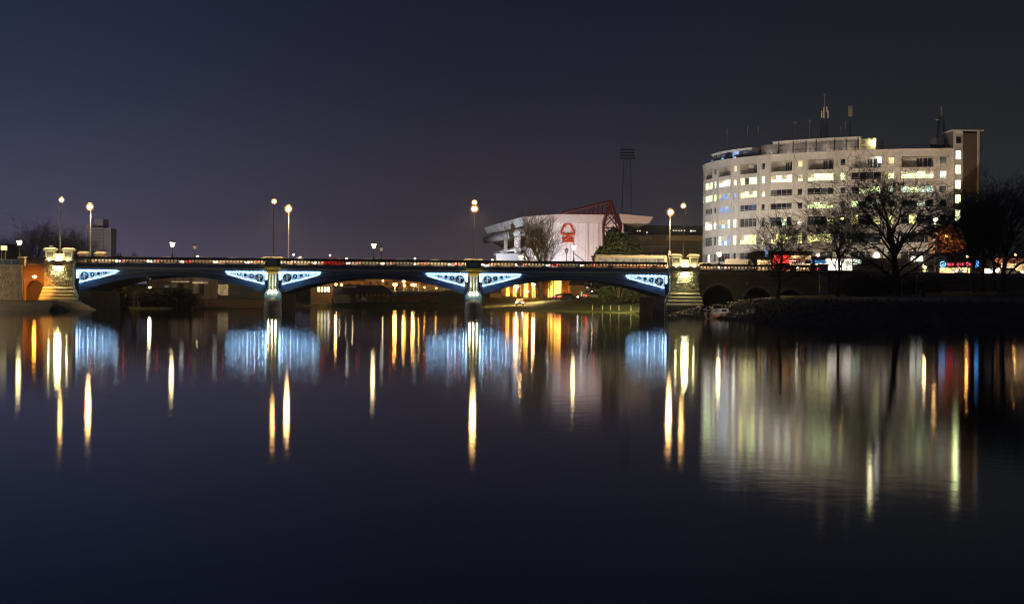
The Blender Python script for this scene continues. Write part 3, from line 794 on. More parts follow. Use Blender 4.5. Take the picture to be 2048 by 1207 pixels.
# battered stone wall at the left edge
lw = thing('stone_retaining_wall', 'pale battered stone retaining wall at the left edge', 'wall', (-78, 290, 1.5))
xw = xat(41, 289, 532); zt = zat(20, 531, 289)
MB().box(-130, xw - .1, 289.6, 290.8, 1.4, zt).build('core', M['stone_dark'], lw)
bm_ = blocks(MB(), -90, xw, 1.5, zt, 289, .30, .55, .06, .7)
bm_.v = [(x + (.55 * (zt - z) / (zt - 1.5) if x > xw - .9 else 0), y - .9 * (1 - (z - 1.5) / (zt - 1.5)) ** 1.5, z) for x, y, z in bm_.v]
tag(bm_.build('wall_stones', M['rubble'], lw), kind='stuff')
MB().box(-130, xw + .05, 288.85, 290, zt, zt + .12).build('coping', M['stone_pale'], lw)
# blue mesh screen on the wall
fs = thing('screen_fence', 'low blue screen panels on top of the left stone wall', 'fence', (-78, 289.4, zt + .12))
for k in range(9):
    x1_ = xw - .15 - k * 1.35
    MB().box(x1_ - 1.28, x1_, 289.38, 289.42, zt + .18, zt + .92).build('panel', M['glass_blue'], fs)
    MB().box(x1_ - 1.33, x1_ - 1.28, 289.33, 289.47, zt + .12, zt + .98).build('post', M['steel'], fs)
MB().box(xw - 12.5, xw - .1, 289.36, 289.44, zt + .92, zt + .97).build('rail', M['steel'], fs)
# brick side arch between wall and abutment, with stone pier and short parapet
sa = thing('brick_side_arch', 'orange-lit brick wall with a shadowed arch beside the left abutment', 'wall', (-71.5, 300, 1.5))
xl, xr = xat(40, 300), -69.45
ac = (xat(71, 300)); ar_ = 1.45; az = 4.6
poly = [(xl, 1.2), (ac - ar_, 1.2)] + [(ac - ar_ * math.cos(math.pi * k / 14), az - ar_ + 1.1 * ar_ * math.sin(math.pi * k / 14)) for k in range(15)] + [(ac + ar_, 1.2), (xr, 1.2), (xr, 7.2), (xl, 7.2)]
MB().prism(poly, 299.7, 312).build('wall', M['brick_red'], sa)
MB().box(ac - ar_, ac + ar_, 302.4, 302.7, 1.2, 5).build('arch_infill', M['brick_brown'], sa)  # darker brick used for the shadow inside the arch
MB().box(xl, xr, 299.5, 300.2, 7.2, 7.42).build('string_course', M['stone'], sa)
MB().box(xl + 1.1, xr, 299.85, 300.1, 8.3, 8.45).build('top_rail', M['iron_black'], sa)
pmL = parapet_mesh((xr - xl - 1.1) / 2, 4)
for k in range(2): inst('parapet_panel', pmL, sa, (xl + 1.1 + k * (xr - xl - 1.1) / 2 + 71.5, -.02, 7.42 - 1.5))
MB().box(xl, xl + 1.0, 298.7, 300.3, 7.0, zat(40, 516, 299)).frustum((xl + .5, 299.5), (.62, .9), (.5, .8), zat(40, 516, 299), zat(40, 513, 299)).build('stone_pier', M['stone'], sa)
structure(MB().box(-400, -71.2, 300.3, 304.4, 6.0, 7.45).box(-400, -71.2, 319.6, 330, 6.0, 7.45).build('pavement', M['paving']))
# lit sign on two posts
sg = thing('lit_sign', 'small yellow lit sign on two posts at the left edge', 'sign', (xat(8, 320), 320, 7.4))
a_, b_ = at(2, 491, 320), at(14, 500, 320)
MB().box(a_.x, b_.x, 319.9, 320.1, b_.z, a_.z).build('sign_box', emis('sign_light', (1, .82, .40), 1.6, .2, 3), sg)
for px in (3, 11):
    MB().box(xat(px, 320) - .06, xat(px, 320) + .06, 319.95, 320.05, 7.4, b_.z).build('post', M['stone_pale'], sg)
# dark-roofed house behind
hs_ = thing('gabled_house', 'dark house roof behind the lit sign at the left edge', 'house', (-85, 345, 7))
a_, b_, c_ = at(-40, 487, 345), at(15, 487, 345), at(42, 522, 345)
MB().box(-112, c_.x - .5, 344, 356, 6, zat(0, 522, 345)).build('wall', M['brick_brown'], hs_)
ez = zat(0, 520, 345)
MB().add([(-114, 343, ez), (c_.x, 343, ez), (c_.x, 357, ez), (-114, 357, ez), (-112, 350, a_.z), (b_.x, 350, b_.z)], [(0, 1, 5, 4), (1, 2, 5), (2, 3, 4, 5), (3, 0, 4), (0, 3, 2, 1)]).build('roof', M['roof_dark'], hs_)
# tower block far off in the haze
D = 1150
tb = thing('tower_block', 'pale high-rise tower block far away behind the left lamps', 'tower block', (xat(197, D), D, 5))
def tbx(p, q, ytop, ybot, d, mat, nm): return MB().box(xat(p, D), xat(q, D), D + d, D + d + 18, ybot, zat((p + q) / 2, ytop, D)).build(nm, M[mat], tb)
tbx(172, 182, 449, 5, 0, 'render', 'wall'); tbx(182, 207, 455, 5, -2, 'render', 'wall'); tbx(207, 221, 456, 5, 0, 'render', 'wall')
tbx(186, 202, 437, 30, 4, 'render', 'lift_tower')
for px in (150, 235):                           # lights added in front of the tower to brighten it
    q = at(px, 520, D - 70) - tb.location
    spot(tb, (q.x, q.y, 20), (0, 0, 40), (1, .80, .88), 26000, 120, 2)
    MB().lathe([(.3, -4), (.15, 20)], 6, (q.x, q.y, 0)).local('added_lamp_column', M['steel'], tb)
wd = surf('tower_window', (.10, .10, .12), .3)
for r_ in range(11):
    for k, px in enumerate((184.5, 188, 191.5, 195, 198.5, 202, 205.5, 209, 213, 217, 174.5, 178.5)):
        zz_ = zat(px, 462 + r_ * 5.4, D)
        y = D - 2.15 if 182 < px < 207 else D - .15
        MB().box(xat(px, D) - .32, xat(px, D) + .32, y, y + .12, zz_, zz_ + 1.0).build('window', wd, tb)
# chimneys of the terraces beyond
for px, lab in ((238, 'left of two dark chimney stacks above the bridge parapet'), (268, 'right of two dark chimney stacks above the bridge parapet')):
    D2 = 420
    ch = thing('chimney_stack', lab, 'chimney', (xat(px, D2), D2, 5), 0, 'terrace chimneys beyond the bridge')
    zt_ = zat(px, 511, D2)
    MB().box(-.55, .55, -.4, .4, -1, zt_ - 5 - .25).frustum((0, 0), (.62, .5), (.66, .52), zt_ - 5.25, zt_ - 5).local('stack', M['brick_brown'], ch)
    for dx in (-.3, .22): MB().lathe([(.15, zt_ - 5), (.12, zt_ - 4.35)], 8, (dx, 0, 0)).local('chimney_pot', M['brick_red'], ch)
# ================================================================== CURVED OFFICE BLOCK
D0 = 414.0
def facade():
    p = Vector((xat(1907, D0, 400), D0, 0)); pts = [p.copy()]; tan = []; s, ds = 0.0, .25
    while s < 108:
        phi = -2.2 + 1.03 * max(s, 7.0)
        beta = math.degrees(math.atan2(p.x, p.y))
        a = R(min(phi + beta, 120)); tv = Vector((-math.cos(a), math.sin(a), 0))
        tan.append(tv); p = p + tv * ds; pts.append(p.copy()); s += ds
    tan.append(tan[-1])
    return pts, tan
FP, FT = facade()
def fpos(s, off=0.0):
    # point on the curved front at length s from its right end, off metres out of the wall
    i = max(0, min(len(FP) - 2, int(s / .25))); u = s / .25 - i
    q = FP[i].lerp(FP[i + 1], u); tv = FT[i]
    return q + Vector((-tv.y, tv.x, 0)) * off, tv
def px_of(p):
    q = CROT.transposed() @ (p - CAM)
    return 1024 + FPX * q.x / -q.z
def fs_at(px, z=22, off=0.0):
    best, bs = 1e9, 0
    s = 0.0
    while s < 88:
        q, _ = fpos(s, off); d = abs(px_of(Vector((q.x, q.y, z))) - px)
        if d < best: best, bs = d, s
        s += .1
    return bs
ob = thing('curved_office_block', 'long cream curved office block with rows of lit windows', 'office building', tuple(FP[60].to_3d() + Vector((0, 0, 7.4))))
OB = Vector(ob.location)
def wall_seg(mb, s0, s1, z0, z1, o0=0.0, o1=-.4):
    n = max(1, int((s1 - s0) / 1.6)); S = [s0 + (s1 - s0) * k / n for k in range(n + 1)]
    v, f = [], []
    for s in S:
        a, _ = fpos(s, o0); b, _ = fpos(s, o1)
        v += [(a.x, a.y, z0), (a.x, a.y, z1), (b.x, b.y, z1), (b.x, b.y, z0)]
    for k in range(n):
        for j in range(4):
            f.append((4 * k + j, 4 * k + (j + 1) % 4, 4 * k + 4 + (j + 1) % 4, 4 * k + 4 + j))
    f += [(0, 1, 2, 3), (4 * n + 3, 4 * n + 2, 4 * n + 1, 4 * n)]
    return mb.add(v, f)
ROWS = [(33.0, 35.5), (30.4, 32.1), (27.2, 28.75), (24.0, 25.5), (20.1, 22.2), (15.9, 18.2), (11.9, 13.9)]
WPX = [(1801, 1866), (1702, 1761), (1614, 1666), (1540, 1583), (1479.5, 1513), (1436, 1460), (1410, 1424)]     # W7 .. W1
SPX = [(1879, 1892), (1775, 1787), (1679, 1690), (1594, 1604), (1522, 1529), (1466, 1472.5), (1427, 1432)]
WS = [(fs_at(b), fs_at(a)) for a, b in WPX]; SS = [(fs_at(b), fs_at(a)) for a, b in SPX]
WS.append((WS[-1][1] + 2.6, WS[-1][1] + 9.0)); SS.append((WS[6][1] + .7, WS[6][1] + 1.9))
SEND, ROOF = 104.0, 37.0
wall = MB()
zs = [7.4] + [z for r_ in ROWS[::-1] for z in r_] + [ROOF]
for k in range(0, len(zs), 2): wall_seg(wall, 0, SEND, zs[k], zs[k + 1])
for z0, z1 in ROWS:
    cuts = sorted(WS + SS); s = 0.0
    for a, b in cuts:
        wall_seg(wall, s, a, z0, z1); s = b
    wall_seg(wall, s, SEND, z0, z1)
wall_seg(wall, 0, SEND, ROOF - .35, ROOF, -.4, -14)
wall.build('wall', M['render'], ob)
e0, tv = fpos(0); inn = Vector((-tv.y, tv.x, 0)); 
# which way is out of the wall
OUT = 1.0 if (fpos(20, 1.0)[0] - CAM).length < (fpos(20, 0)[0] - CAM).length else -1.0
for a, b in WS[:7]:
    for s in (a - .55, b + .55):
        pil = MB(); wall_seg(pil, s - .13, s + .13, 7.4, ROOF - .2, .10 * OUT, -.05 * OUT); pil.build('pilaster', M['render'], ob)
wall_seg(MB(), 0, SEND, ROOF - .12, ROOF + .16, .22 * OUT, -.5 * OUT).build('coping', M['render'], ob)
for z0, z1 in ROWS[1:]:
    for a, b in WS[:7] + SS[:7]:
        sill = MB(); wall_seg(sill, a - .08, b + .08, z0 - .12, z0 - .003, .10 * OUT, -.2 * OUT); sill.build('sill', M['trim'], ob)
_pane, _frame = {}, {}
def window(s0, s1, z0, z1, n, tall, mats):
    """framed strip window of n lights, each pane its own piece"""
    pa, _ = fpos(s0, -.22 * OUT); pb, _ = fpos(s1, -.22 * OUT)
    w = (pb - pa).length; h = z1 - z0; key = (round(w, 1), n, round(h, 2), tall)
    ang = math.atan2((pa - pb).y, (pa - pb).x); mid = (pa + pb) / 2
    fw = .07
    if key not in _frame:
        mb = MB(); w_ = key[0]
        mb.box(-w_ / 2, w_ / 2, -.05, .05, 0, fw).box(-w_ / 2, w_ / 2, -.05, .05, h - fw, h)
        for k in range(n + 1):
            x = -w_ / 2 + k * (w_ - fw) / n; mb.box(x, x + fw, -.045, .045, fw, h - fw)
        tz = h * .70 if tall else h * .24
        mb.box(-w_ / 2, w_ / 2, -.04, .04, tz - .03, tz + .03)
        _frame[key] = mb.mesh('window', [M['trim']])
        pw = (w_ - fw) / n
        _pane[key] = MB().add([(0, 0, .02), (pw, 0, .02), (pw, 0, h - .02), (0, 0, h - .02)], [(0, 1, 2, 3)]).mesh('pane', [M['glass']])
    wo_ = inst('window', _frame[key], ob, (mid.x - OB.x, mid.y - OB.y, z0 - OB.z), ang)
    for k in range(n):
        p = inst('pane', _pane[key], wo_, (-key[0] / 2 + fw / 2 + k * (key[0] - fw) / n, .012, 0))
        p.material_slots[0].link = 'OBJECT'
        p.material_slots[0].material = M[mats[k % len(mats)]]
        lit = mats[k % len(mats)] in ('room_green', 'room_yellow', 'room_white', 'room_pale', 'room_blue')
        if lit and rng.random() < .42:
            bh = h * rng.choice((.25, .4, .55)); pw = (key[0] - fw) / n
            MB().box(.05, pw - .05, -.006, -.002, h - .04 - bh, h - .04).local('blind', M['blind'], p)
    return wo_
G, Y_, W_, P_, B_, Wm, d_, db, K = 'room_green', 'room_yellow', 'room_white', 'room_pale', 'room_blue', 'room_warm', 'room_dim', 'room_dimblue', 'glass'
# rows 2..7, columns from the right end (W7) to the left (W1), then the sliver on the turn
WL = [[[G], [K, d_, K, K], [G], [W_, P_, W_, P_], [G, G, d_, Y_], [P_], [G], [d_]],
      [[P_, P_, G, P_], [G, G, G, K], [K, d_, K, K], [K, K, K, d_], [Y_], [B_], [G], [G]],
      [[K, P_, K, K], [P_, G, K, G], [G], [d_, K, K, K], [db, db, K, db], [B_], [d_], [d_]],
      [[K, K, Y_, K], [Y_, K, K, Y_], [Y_, K, K, d_], [K, P_, K, d_], [d_], [P_, B_], [W_], [d_]],
      [[K], [K, d_], [Y_], [Y_], [Y_], [B_, P_], [d_], [d_]],
      [[K], [K], [K, d_], [K], [K, d_, K, K], [K], [P_, K], [d_]]]
SL = [[P_, G, G, Y_, W_, G, P_, d_], [d_, P_, d_, K, G, B_, G, d_], [K, K, d_, K, K, B_, d_, d_], [K, Y_, K, W_, d_, W_, W_, d_], [K, K, d_, Y_, Y_, W_, d_, K], [K, K, K, K, K, K, d_, K]]
for r_, (z0, z1) in enumerate(ROWS[1:]):
    for k, (a, b) in enumerate(WS): window(a, b, z0, z1, 4 if k < 6 else 3, r_ >= 3, WL[r_][k][::-1])
    for k, (a, b) in enumerate(SS): window(a, b, z0, z1, 1, r_ >= 3, [SL[r_][k]])
z0, z1 = ROWS[0]
for k, (a, b) in enumerate(SS): window(a, b, z0 + .8, z1 - .2, 1, False, [[d_, Wm, K, Wm, K, Wm, d_, K][k]])
for a, b in SS:
    for za, zb in ((z0, z0 + .8), (z1 - .2, z1)):
        wl_ = MB(); wall_seg(wl_, a, b, za, zb); wl_.build('infill_panel', M['render'], ob)
# top-floor balconies: recess, railing, window doors
for k, (a, b) in enumerate(WS):
    q = MB(); wall_seg(q, a, b, z0 - .02, z1 + .02, -2.2 * OUT, -2.4 * OUT); wall_seg(q, a, b, z1, z1 + .2, -.41 * OUT, -2.4 * OUT); wall_seg(q, a, b, z0 - .2, z0, -.41 * OUT, -2.4 * OUT)
    for s in (a, b): wall_seg(q, s - .06, s + .06, z0, z1, -.41 * OUT, -2.3 * OUT)
    bc = q.build('balcony', M['render'], ob)
    rl = MB()
    for j in range(int((b - a) / .35)): wall_seg(rl, a + j * .35, a + j * .35 + .05, z0, z0 + .85, -.18 * OUT, -.22 * OUT)
    wall_seg(rl, a, b, z0 + .85, z0 + .93, -.15 * OUT, -.25 * OUT)
    rl.build('railing', M['steel_dark'], bc)
    for j, (u0, u1) in enumerate(((.08, .34), (.38, .56))):
        s0, s1 = a + (b - a) * u0, a + (b - a) * u1
        dr = MB(); wall_seg(dr, s0, s1, z0 + .1, z1 - .3, -2.12 * OUT, -2.19 * OUT); dr.build('window_door', M['glass'], bc)
        fr_ = MB(); 
        for s in (s0, (s0 + s1) / 2, s1): wall_seg(fr_, s - .05, s + .05, z0 + .1, z1 - .25, -2.06 * OUT, -2.11 * OUT)
        wall_seg(fr_, s0, s1, z1 - .34, z1 - .25, -2.06 * OUT, -2.11 * OUT); fr_.build('door_frame', M['trim'], bc)
    if k in (1, 2, 3):
        pl = MB()
        for j in range(160):
            s = rng.uniform(a + .3, b - .3) if k != 2 else rng.gauss(a + (b - a) * .62, .7)
            c, _ = fpos(max(a + .1, min(b - .1, s)), -.9 * OUT); zz_ = z0 + abs(rng.gauss(0, .45)) + .1; r0 = .12
            pl.add([(c.x + rng.uniform(-r0, r0), c.y + rng.uniform(-r0, r0), zz_ + rng.uniform(-r0, r0)) for _ in range(3)], [(0, 1, 2)])
        tag(pl.build('balcony_plants', M['leaf_dark'], bc), kind='stuff')
c, _ = fpos(WS[1][0] + .55, -1.0 * OUT)
bcl = MB().ball((c.x, c.y, z1 - .75), .42, 10, 6, 1.5).build('balcony_light', emis('balcony_light', (1, .97, .80), 26), ob, None, True)
# ---- penthouse storeys set back on the roof
def roofblock(px0, px1, off, zt_, name, mat, depth=7.0, zb=ROOF):
    a, b = fs_at(px1, 37, -off), fs_at(px0, 37, -off)
    mb = MB(); wall_seg(mb, a, b, zb, zt_, -off * OUT, -(off + depth) * OUT)
    return mb.build(name, M[mat], ob), a, b
pa_, a, b = roofblock(1424, 1503, 1.6, 39.3, 'penthouse', 'render_white')
cp = MB(); wall_seg(cp, a - .2, b + .2, 39.3, 39.5, -1.2 * OUT, -8.8 * OUT); cp.build('penthouse_roof', M['render_white'], pa_)
for u0, u1, mt in ((.06, .14, 'room_dimblue'), (.22, .34, 'room_blue'), (.40, .50, 'glass'), (.52, .62, 'room_dimblue'), (.66, .74, 'room_dim'), (.80, .90, 'room_dim')):
    w_ = MB(); wall_seg(w_, a + (b - a) * u0, a + (b - a) * u1, 37.5, 39.0, -1.54 * OUT, -1.59 * OUT); w_.build('penthouse_window', M[mt], pa_)
pb_, a, b = roofblock(1503, 1524, 3.6, 38.9, 'roof_link', 'stone_dark')
pc_, a2, b2 = roofblock(1522, 1548, 3.0, 39.9, 'plant_room', 'render')
pd_, a, b = roofblock(1546, 1719, 2.8, 40.3, 'plant_room', 'render', 8)
cp = MB(); wall_seg(cp, a - .1, b + .1, 40.3, 40.5, -2.6 * OUT, -11 * OUT); cp.build('plant_room_roof', M['render'], pd_)
for px in (1557, 1586, 1612, 1632, 1669, 1692, 1716):
    s = fs_at(px, 39, -2.7); lv = MB(); wall_seg(lv, s - .1, s + .1, 37.0, 40.3, -2.68 * OUT, -2.79 * OUT); lv.build('downpipe', M['steel_dark'], pd_)
for px in (1563, 1563, 1592, 1605, 1620): 
    for zz_ in (38.2, 39.3):
        s = fs_at(px, 39, -2.7); v_ = MB(); wall_seg(v_, s - .18, s + .18, zz_, zz_ + .2, -2.72 * OUT, -2.79 * OUT); v_.build('vent', M['steel_dark'], pd_)
# end of the plant room with its bright bulkhead lamp
pe_, a, b = roofblock(1719, 1752, 3.3, 40.1, 'plant_room_end', 'cream_paint', 6)
q, _ = fpos(fs_at(1746, 40, -2.7) , -2.7 * OUT)
MB().ball((q.x, q.y, zat(1746, 284, q.y)), .34, 10, 6).build('roof_lamp', emis('roof_lamp', (1, .90, .48), 60), ob, None, True)
MB().box(q.x - .12, q.x + .12, q.y + .1, q.y + .6, 39.4, zat(1746, 284, q.y) + .5).build('lamp_bracket', M['steel_dark'], ob)
for px, col_ in ((1415, (.72, .86, 1)), (1435, (.72, .86, 1)), (1455, (.72, .86, 1)), (1478, (.80, .90, 1)), (1535, (1, .85, .74)), (1575, (1, .80, .66)), (1612, (1, .80, .66)), (1652, (1, .80, .66)), (1692, (1, .80, .64))):
    s = fs_at(px, 38, -2.0); q, _ = fpos(s, (-.75 if px > 1500 else -.2) * OUT); g, _ = fpos(s, (-3.2 if px > 1500 else -1.8) * OUT)
    MB().box(q.x - .12, q.x + .12, q.y - .12, q.y + .12, 37.0, 37.25).build('terrace_light', M['steel_dark'], ob)
    spot(ob, Vector((q.x, q.y, 37.4)) - OB, Vector((g.x, g.y, 39.0)) - OB, col_, 90, 165, .2)
# roof rail
rl = MB()
wall_seg(rl, fs_at(1905, 37), fs_at(1402, 37), 37.95, 38.0, -.9 * OUT, -.95 * OUT)
for k in range(60):
    s = 1 + k * 1.4; wall_seg(rl, s, s + .05, 37, 38.0, -.9 * OUT, -.95 * OUT)
rl.build('roof_railing', M['steel_dark'], ob)
gb = MB(); wall_seg(gb, fs_at(1515, 37), fs_at(1402, 37), 37.1, 38.05, -.6 * OUT, -.64 * OUT); gb.build('glass_balustrade', M['glass_blue'], ob)
# ---- stair tower at the right end
def dz(px, py): return zat(px, py, D0)
tw = Vector((xat(1904, D0, 350), D0, 0)); X = lambda px: xat(px, D0 - 1, 350)
ztw = dz(1930, 263)
tower = MB().box(X(1909), X(1926), D0 - .6, D0 + 9, 7.4, ztw).box(X(1954), X(1958), D0 - 1.2, D0 + 9, 7.4, ztw).build('stair_tower', M['render'], ob)
MB().box(X(1926) + .002, X(1954) - .002, D0 - .9, D0 + 8, 7.4, ztw - .45).build('brick_panel', M['brick_brown'], tower)
MB().box(X(1954) + .4, X(1964), D0 + .6, D0 + 8.9, 7.4, ztw - .2).build('tower_side', M['render'], tower)
MB().box(X(1903), X(1966), D0 - 1.5, D0 + 9.4, ztw, ztw + .3).build('tower_roof', M['render'], tower)
MB().box(X(1904), X(1909) - .003, D0 + .4, D0 + 4, 7.4, ztw).build('tower_return', M['stone_dark'], tower)
for k, (y0, y1) in enumerate(((273, 288), (301, 319), (330, 348), (360, 378), (389, 407), (419, 442))):
    za, zb = dz(1917, y1), dz(1917, y0)
    wn = MB().box(X(1911.5), X(1922.5), D0 - .72, D0 - .602, za, za + .1).box(X(1911.5), X(1922.5), D0 - .72, D0 - .602, zb - .1, zb)
    for px in (1911.5, 1922): wn.box(X(px), X(px) + .08, D0 - .72, D0 - .602, za, zb)
    wo_ = wn.build('stair_window', M['trim'], tower)
    MB().box(X(1912), X(1922), D0 - .66, D0 - .604, za + .1, zb - .1).build('pane', M['glass' if k == 0 else 'stair'], tower)
for px, y0 in ((1933, 244), (1952, 242)):
    MB().tube([(X(px), D0 + 2, ztw), (X(px), D0 + 2, dz(px, y0))], [.06, .10], 5).build('whip_aerial', M['steel'], tower)
# the stair tower stands before a lift housing and a lattice mast
MB().box(X(1888), X(1904), D0 + 6, D0 + 12, 37.2, dz(1896, 270)).build('lift_housing', M['render'], ob)
MB().box(X(1872), X(1905), D0 + 4.5, D0 + 5, 37.2, dz(1890, 286)).build('roof_screen', M['steel_dark'], ob)
def lattice(mb, x, y, z0, z1, w0, w1, n=8, r=.05):
    c = lambda u: [(x + i * (w0 + (w1 - w0) * u) / 2, y + j * (w0 + (w1 - w0) * u) / 2, z0 + (z1 - z0) * u) for i, j in ((-1, -1), (1, -1), (1, 1), (-1, 1))]
    A = c(0); B = c(1)
    for a, b in zip(A, B): mb.tube([a, b], r, 4)
    for k in range(n):
        p, q = c(k / n), c((k + 1) / n)
        for j in range(4):
            mb.tube([p[j], q[(j + 1) % 4]], r * .6, 3); mb.tube([q[j], q[(j + 1) % 4]], r * .6, 3)
    return mb
def rooftop(px, depth):
    q, _ = fpos(fs_at(px, 40, -depth), -depth * OUT); return q
# aerial masts on the roof
q = rooftop(1648, 6)
ma = thing('aerial_mast', 'tall lattice aerial mast with panel antennas on the office block roof', 'antenna', (q.x, q.y, 40.4))
zq = lambda py: zat(1648, py, q.y) - 40.4
lattice(MB(), 0, 0, 0, zq(238), 1.6, 1.2, 6, .06).local('lattice', M['steel_dark'], ma)
MB().tube([(0, 0, zq(238)), (0, 0, zq(190))], [.14, .07], 6).box(-.25, .25, -.1, .1, zq(190), zq(188)).local('pole', M['steel'], ma)
for dx, y0, y1 in ((-.75, 222, 236), (-.25, 215, 236), (.75, 222, 236), (.45, 214, 224)):
    MB().box(dx - .14, dx + .14, -.6, -.4, zq(y1), zq(y0)).local('panel_antenna', M['cream_paint'], ma)
q = rooftop(1700, 6)
ma = thing('aerial_mast', 'single pole mast with a cluster of upright panel antennas', 'antenna', (q.x, q.y, 40.4))
zq = lambda py: zat(1700, py, q.y) - 40.4
MB().tube([(0, 0, -.2), (0, 0, zq(232))], .13, 6).local('pole', M['steel_dark'], ma)
for dx in (-.32, 0, .32): MB().box(dx - .13, dx + .13, -.25, -.05, zq(233), zq(212)).local('panel_antenna', M['stone'], ma)
q = rooftop(1889, 5)
ma = thing('aerial_mast', 'dark lattice mast beside the stair tower with one white panel', 'antenna', (q.x, q.y + 3, 37.2))
zq = lambda py: zat(1889, py, q.y + 3) - 37.2
lattice(MB(), 0, 0, 0, zq(233), 2.2, 1.0, 6, .07).local('lattice', M['steel_dark'], ma)
MB().box(-.16, .16, -.2, 0, zq(233), zq(214)).local('panel_antenna', M['stone'], ma)
MB().lathe([(.02, 0), (.4, .12), (.42, .16)], 10, (-1.0, -.3, zq(241))).local('dish', M['white_paint'], ma)
for px, y0, lab, dep in ((1590, 245, 'short whip aerial left of the tall lattice mast', 4), (1619, 242, 'short aerial with a small crosshead on the roof', 4), (1690, 243, 'pale stub aerial between the two roof masts', 5), (1681, 253, 'small white stub aerial left of the pole mast', 5),
                         (1431, 258, 'thin whip aerial at the curved end of the roof', 6), (1495, 252, 'left of two thin whip aerials above the penthouse', 6), (1516, 253, 'right of two thin whip aerials above the penthouse', 6)):
    q = rooftop(px, dep); zb = 40.4 if px > 1546 else (39.4 if px < 1503 and px > 1440 else 37.0)
    w = thing('whip_aerial', lab, 'antenna', (q.x, q.y, zb), 0, 'small aerials on the office block roof')
    h = zat(px, y0, q.y) - zb
    MB().tube([(0, 0, 0), (0, 0, h)], [.05, .03], 4).local('rod', M['steel'], w)
    if px in (1590, 1619): MB().box(-.3, .3, -.05, .05, h - .05, h + .02).box(-.28, -.18, -.06, .06, h - .3, h + .3).box(.18, .28, -.06, .06, h - .3, h + .3).local('crosshead', M['steel'], w)
    else: MB().box(-.09, .09, -.09, .09, h * .6, h).local('sleeve', M['steel'], w)
# ================================================================== FLOODLIGHTS
def flood(loc, target, col, watts, label, spread=70, size=.5, group='ground floodlights'):
    loc, target = Vector(loc), Vector(target)
    t_ = thing('floodlight', label, 'floodlight', loc, 0, group)
    d = (target - loc).normalized()
    q = d.to_track_quat('-Z', 'Y')
    hb = MB().box(-.35, .35, -.28, .28, .02, .35).local('housing', M['steel_dark'], t_); hb.rotation_euler = q.to_euler()
    st = MB().tube([(0, 0, -.8), (0, 0, 0)], .06, 5).local('stand', M['steel_dark'], t_)
    ld = bpy.data.lights.new('flood_lamp', 'SPOT'); ld.energy, ld.color = watts, col
    ld.spot_size, ld.spot_blend, ld.shadow_soft_size = R(spread), .9, size
    lo = bpy.data.objects.new('flood_lamp', ld); COL.objects.link(lo); lo.parent = t_
    lo.location = d * .15; lo.rotation_euler = q.to_euler()
    return t_
def pbox(parent, name, mat, px0, px1, py0, py1, Y, depth=.3):
    """upright box whose front stands at depth Y and covers this part of the survey picture"""
    pm_ = (px0 + px1) / 2
    return MB().box(xat(px0, Y, (py0 + py1) / 2), xat(px1, Y, (py0 + py1) / 2), Y, Y + depth, zat(pm_, py1, Y), zat(pm_, py0, Y)).build(name, M[mat] if isinstance(mat, str) else mat, parent)

for k, (s, dist) in enumerate(((6, 26), (24, 27), (42, 28), (60, 28), (78, 28))):  # hidden floodlights added to light the office front evenly
    q, _ = fpos(s, dist); tq, _ = fpos(s, 0)
    flood((q.x, q.y, 13.6), (tq.x, tq.y, 27), (1, .80, .58) if k < 3 else (.98, .90, .84), 17500 if k < 4 else 14500,
          'floodlight aimed up at the office block front, number %s from the stair tower' % ['one', 'two', 'three', 'four', 'five'][k], 105, .12, 'floodlights before the office block')

# ================================================================== STADIUM
YS = 560.0
stn = thing('stadium_stand', 'white stadium end stand with red tree emblem and sloping roof fascia', 'stadium', (xat(1150, YS), YS, 5))
P = lambda px, py, Y=YS: at(px, py, Y)
# roof slab over the end wall
rp_ = [P(1043, 434), P(1110, 429), P(1180, 427), P(1240, 428), P(1305, 434), P(1297, 447), P(1110, 446), P(1050, 457)]
MB().prism([(p.x, p.z) for p in rp_], YS - 1.5, YS + 55).build('roof_fascia', M['render_white'], stn)
# side fascia, receding and tapering to a prow
def quadbox(mb, a, b, c, d, th):
    """four points of an upright face, given thickness away from the viewer"""
    q = [Vector(x) for x in (a, b, c, d)]; k = [x + Vector((.35 * th, th, 0)) for x in q]
    return mb.add([*q, *k], [(0, 1, 2, 3), (7, 6, 5, 4), (0, 4, 5, 1), (1, 5, 6, 2), (2, 6, 7, 3), (3, 7, 4, 0)])
quadbox(MB(), P(968, 455, 590), P(1043, 434, YS - 1.6), P(1050, 452.5, YS - 1.6), P(974, 467, 590), 6).build('side_fascia', M['metal_clad'], stn)
gal = quadbox(MB(), P(981, 467, 591), P(1048, 452, YS + .5), P(1048, 463, YS + .5), P(978, 477, 591), 5).build('gallery', M['steel_dark'], stn)
for k in range(11):
    u = (k + .6) / 11.5
    a, b = P(983, 470, 590.7), P(1047, 455.5, YS - .1)
    c = a.lerp(b, u); w = .62
    MB().box(c.x - w, c.x + w, c.y - .1, c.y + .1, c.z - .62, c.z + .62).build('gallery_window', M['metal_clad'], gal)
    MB().box(c.x - w * .55, c.x + w * .55, c.y - .16, c.y - .101, c.z - .35, c.z + .35).build('gallery_pane', M['glass'], gal)
MB().tube([P(972, 479, 590), P(1012, 471, 575), P(1047, 463.5, YS - 1)], 1.25, 12).build('steel_tube', M['metal_clad'], stn, None, True)
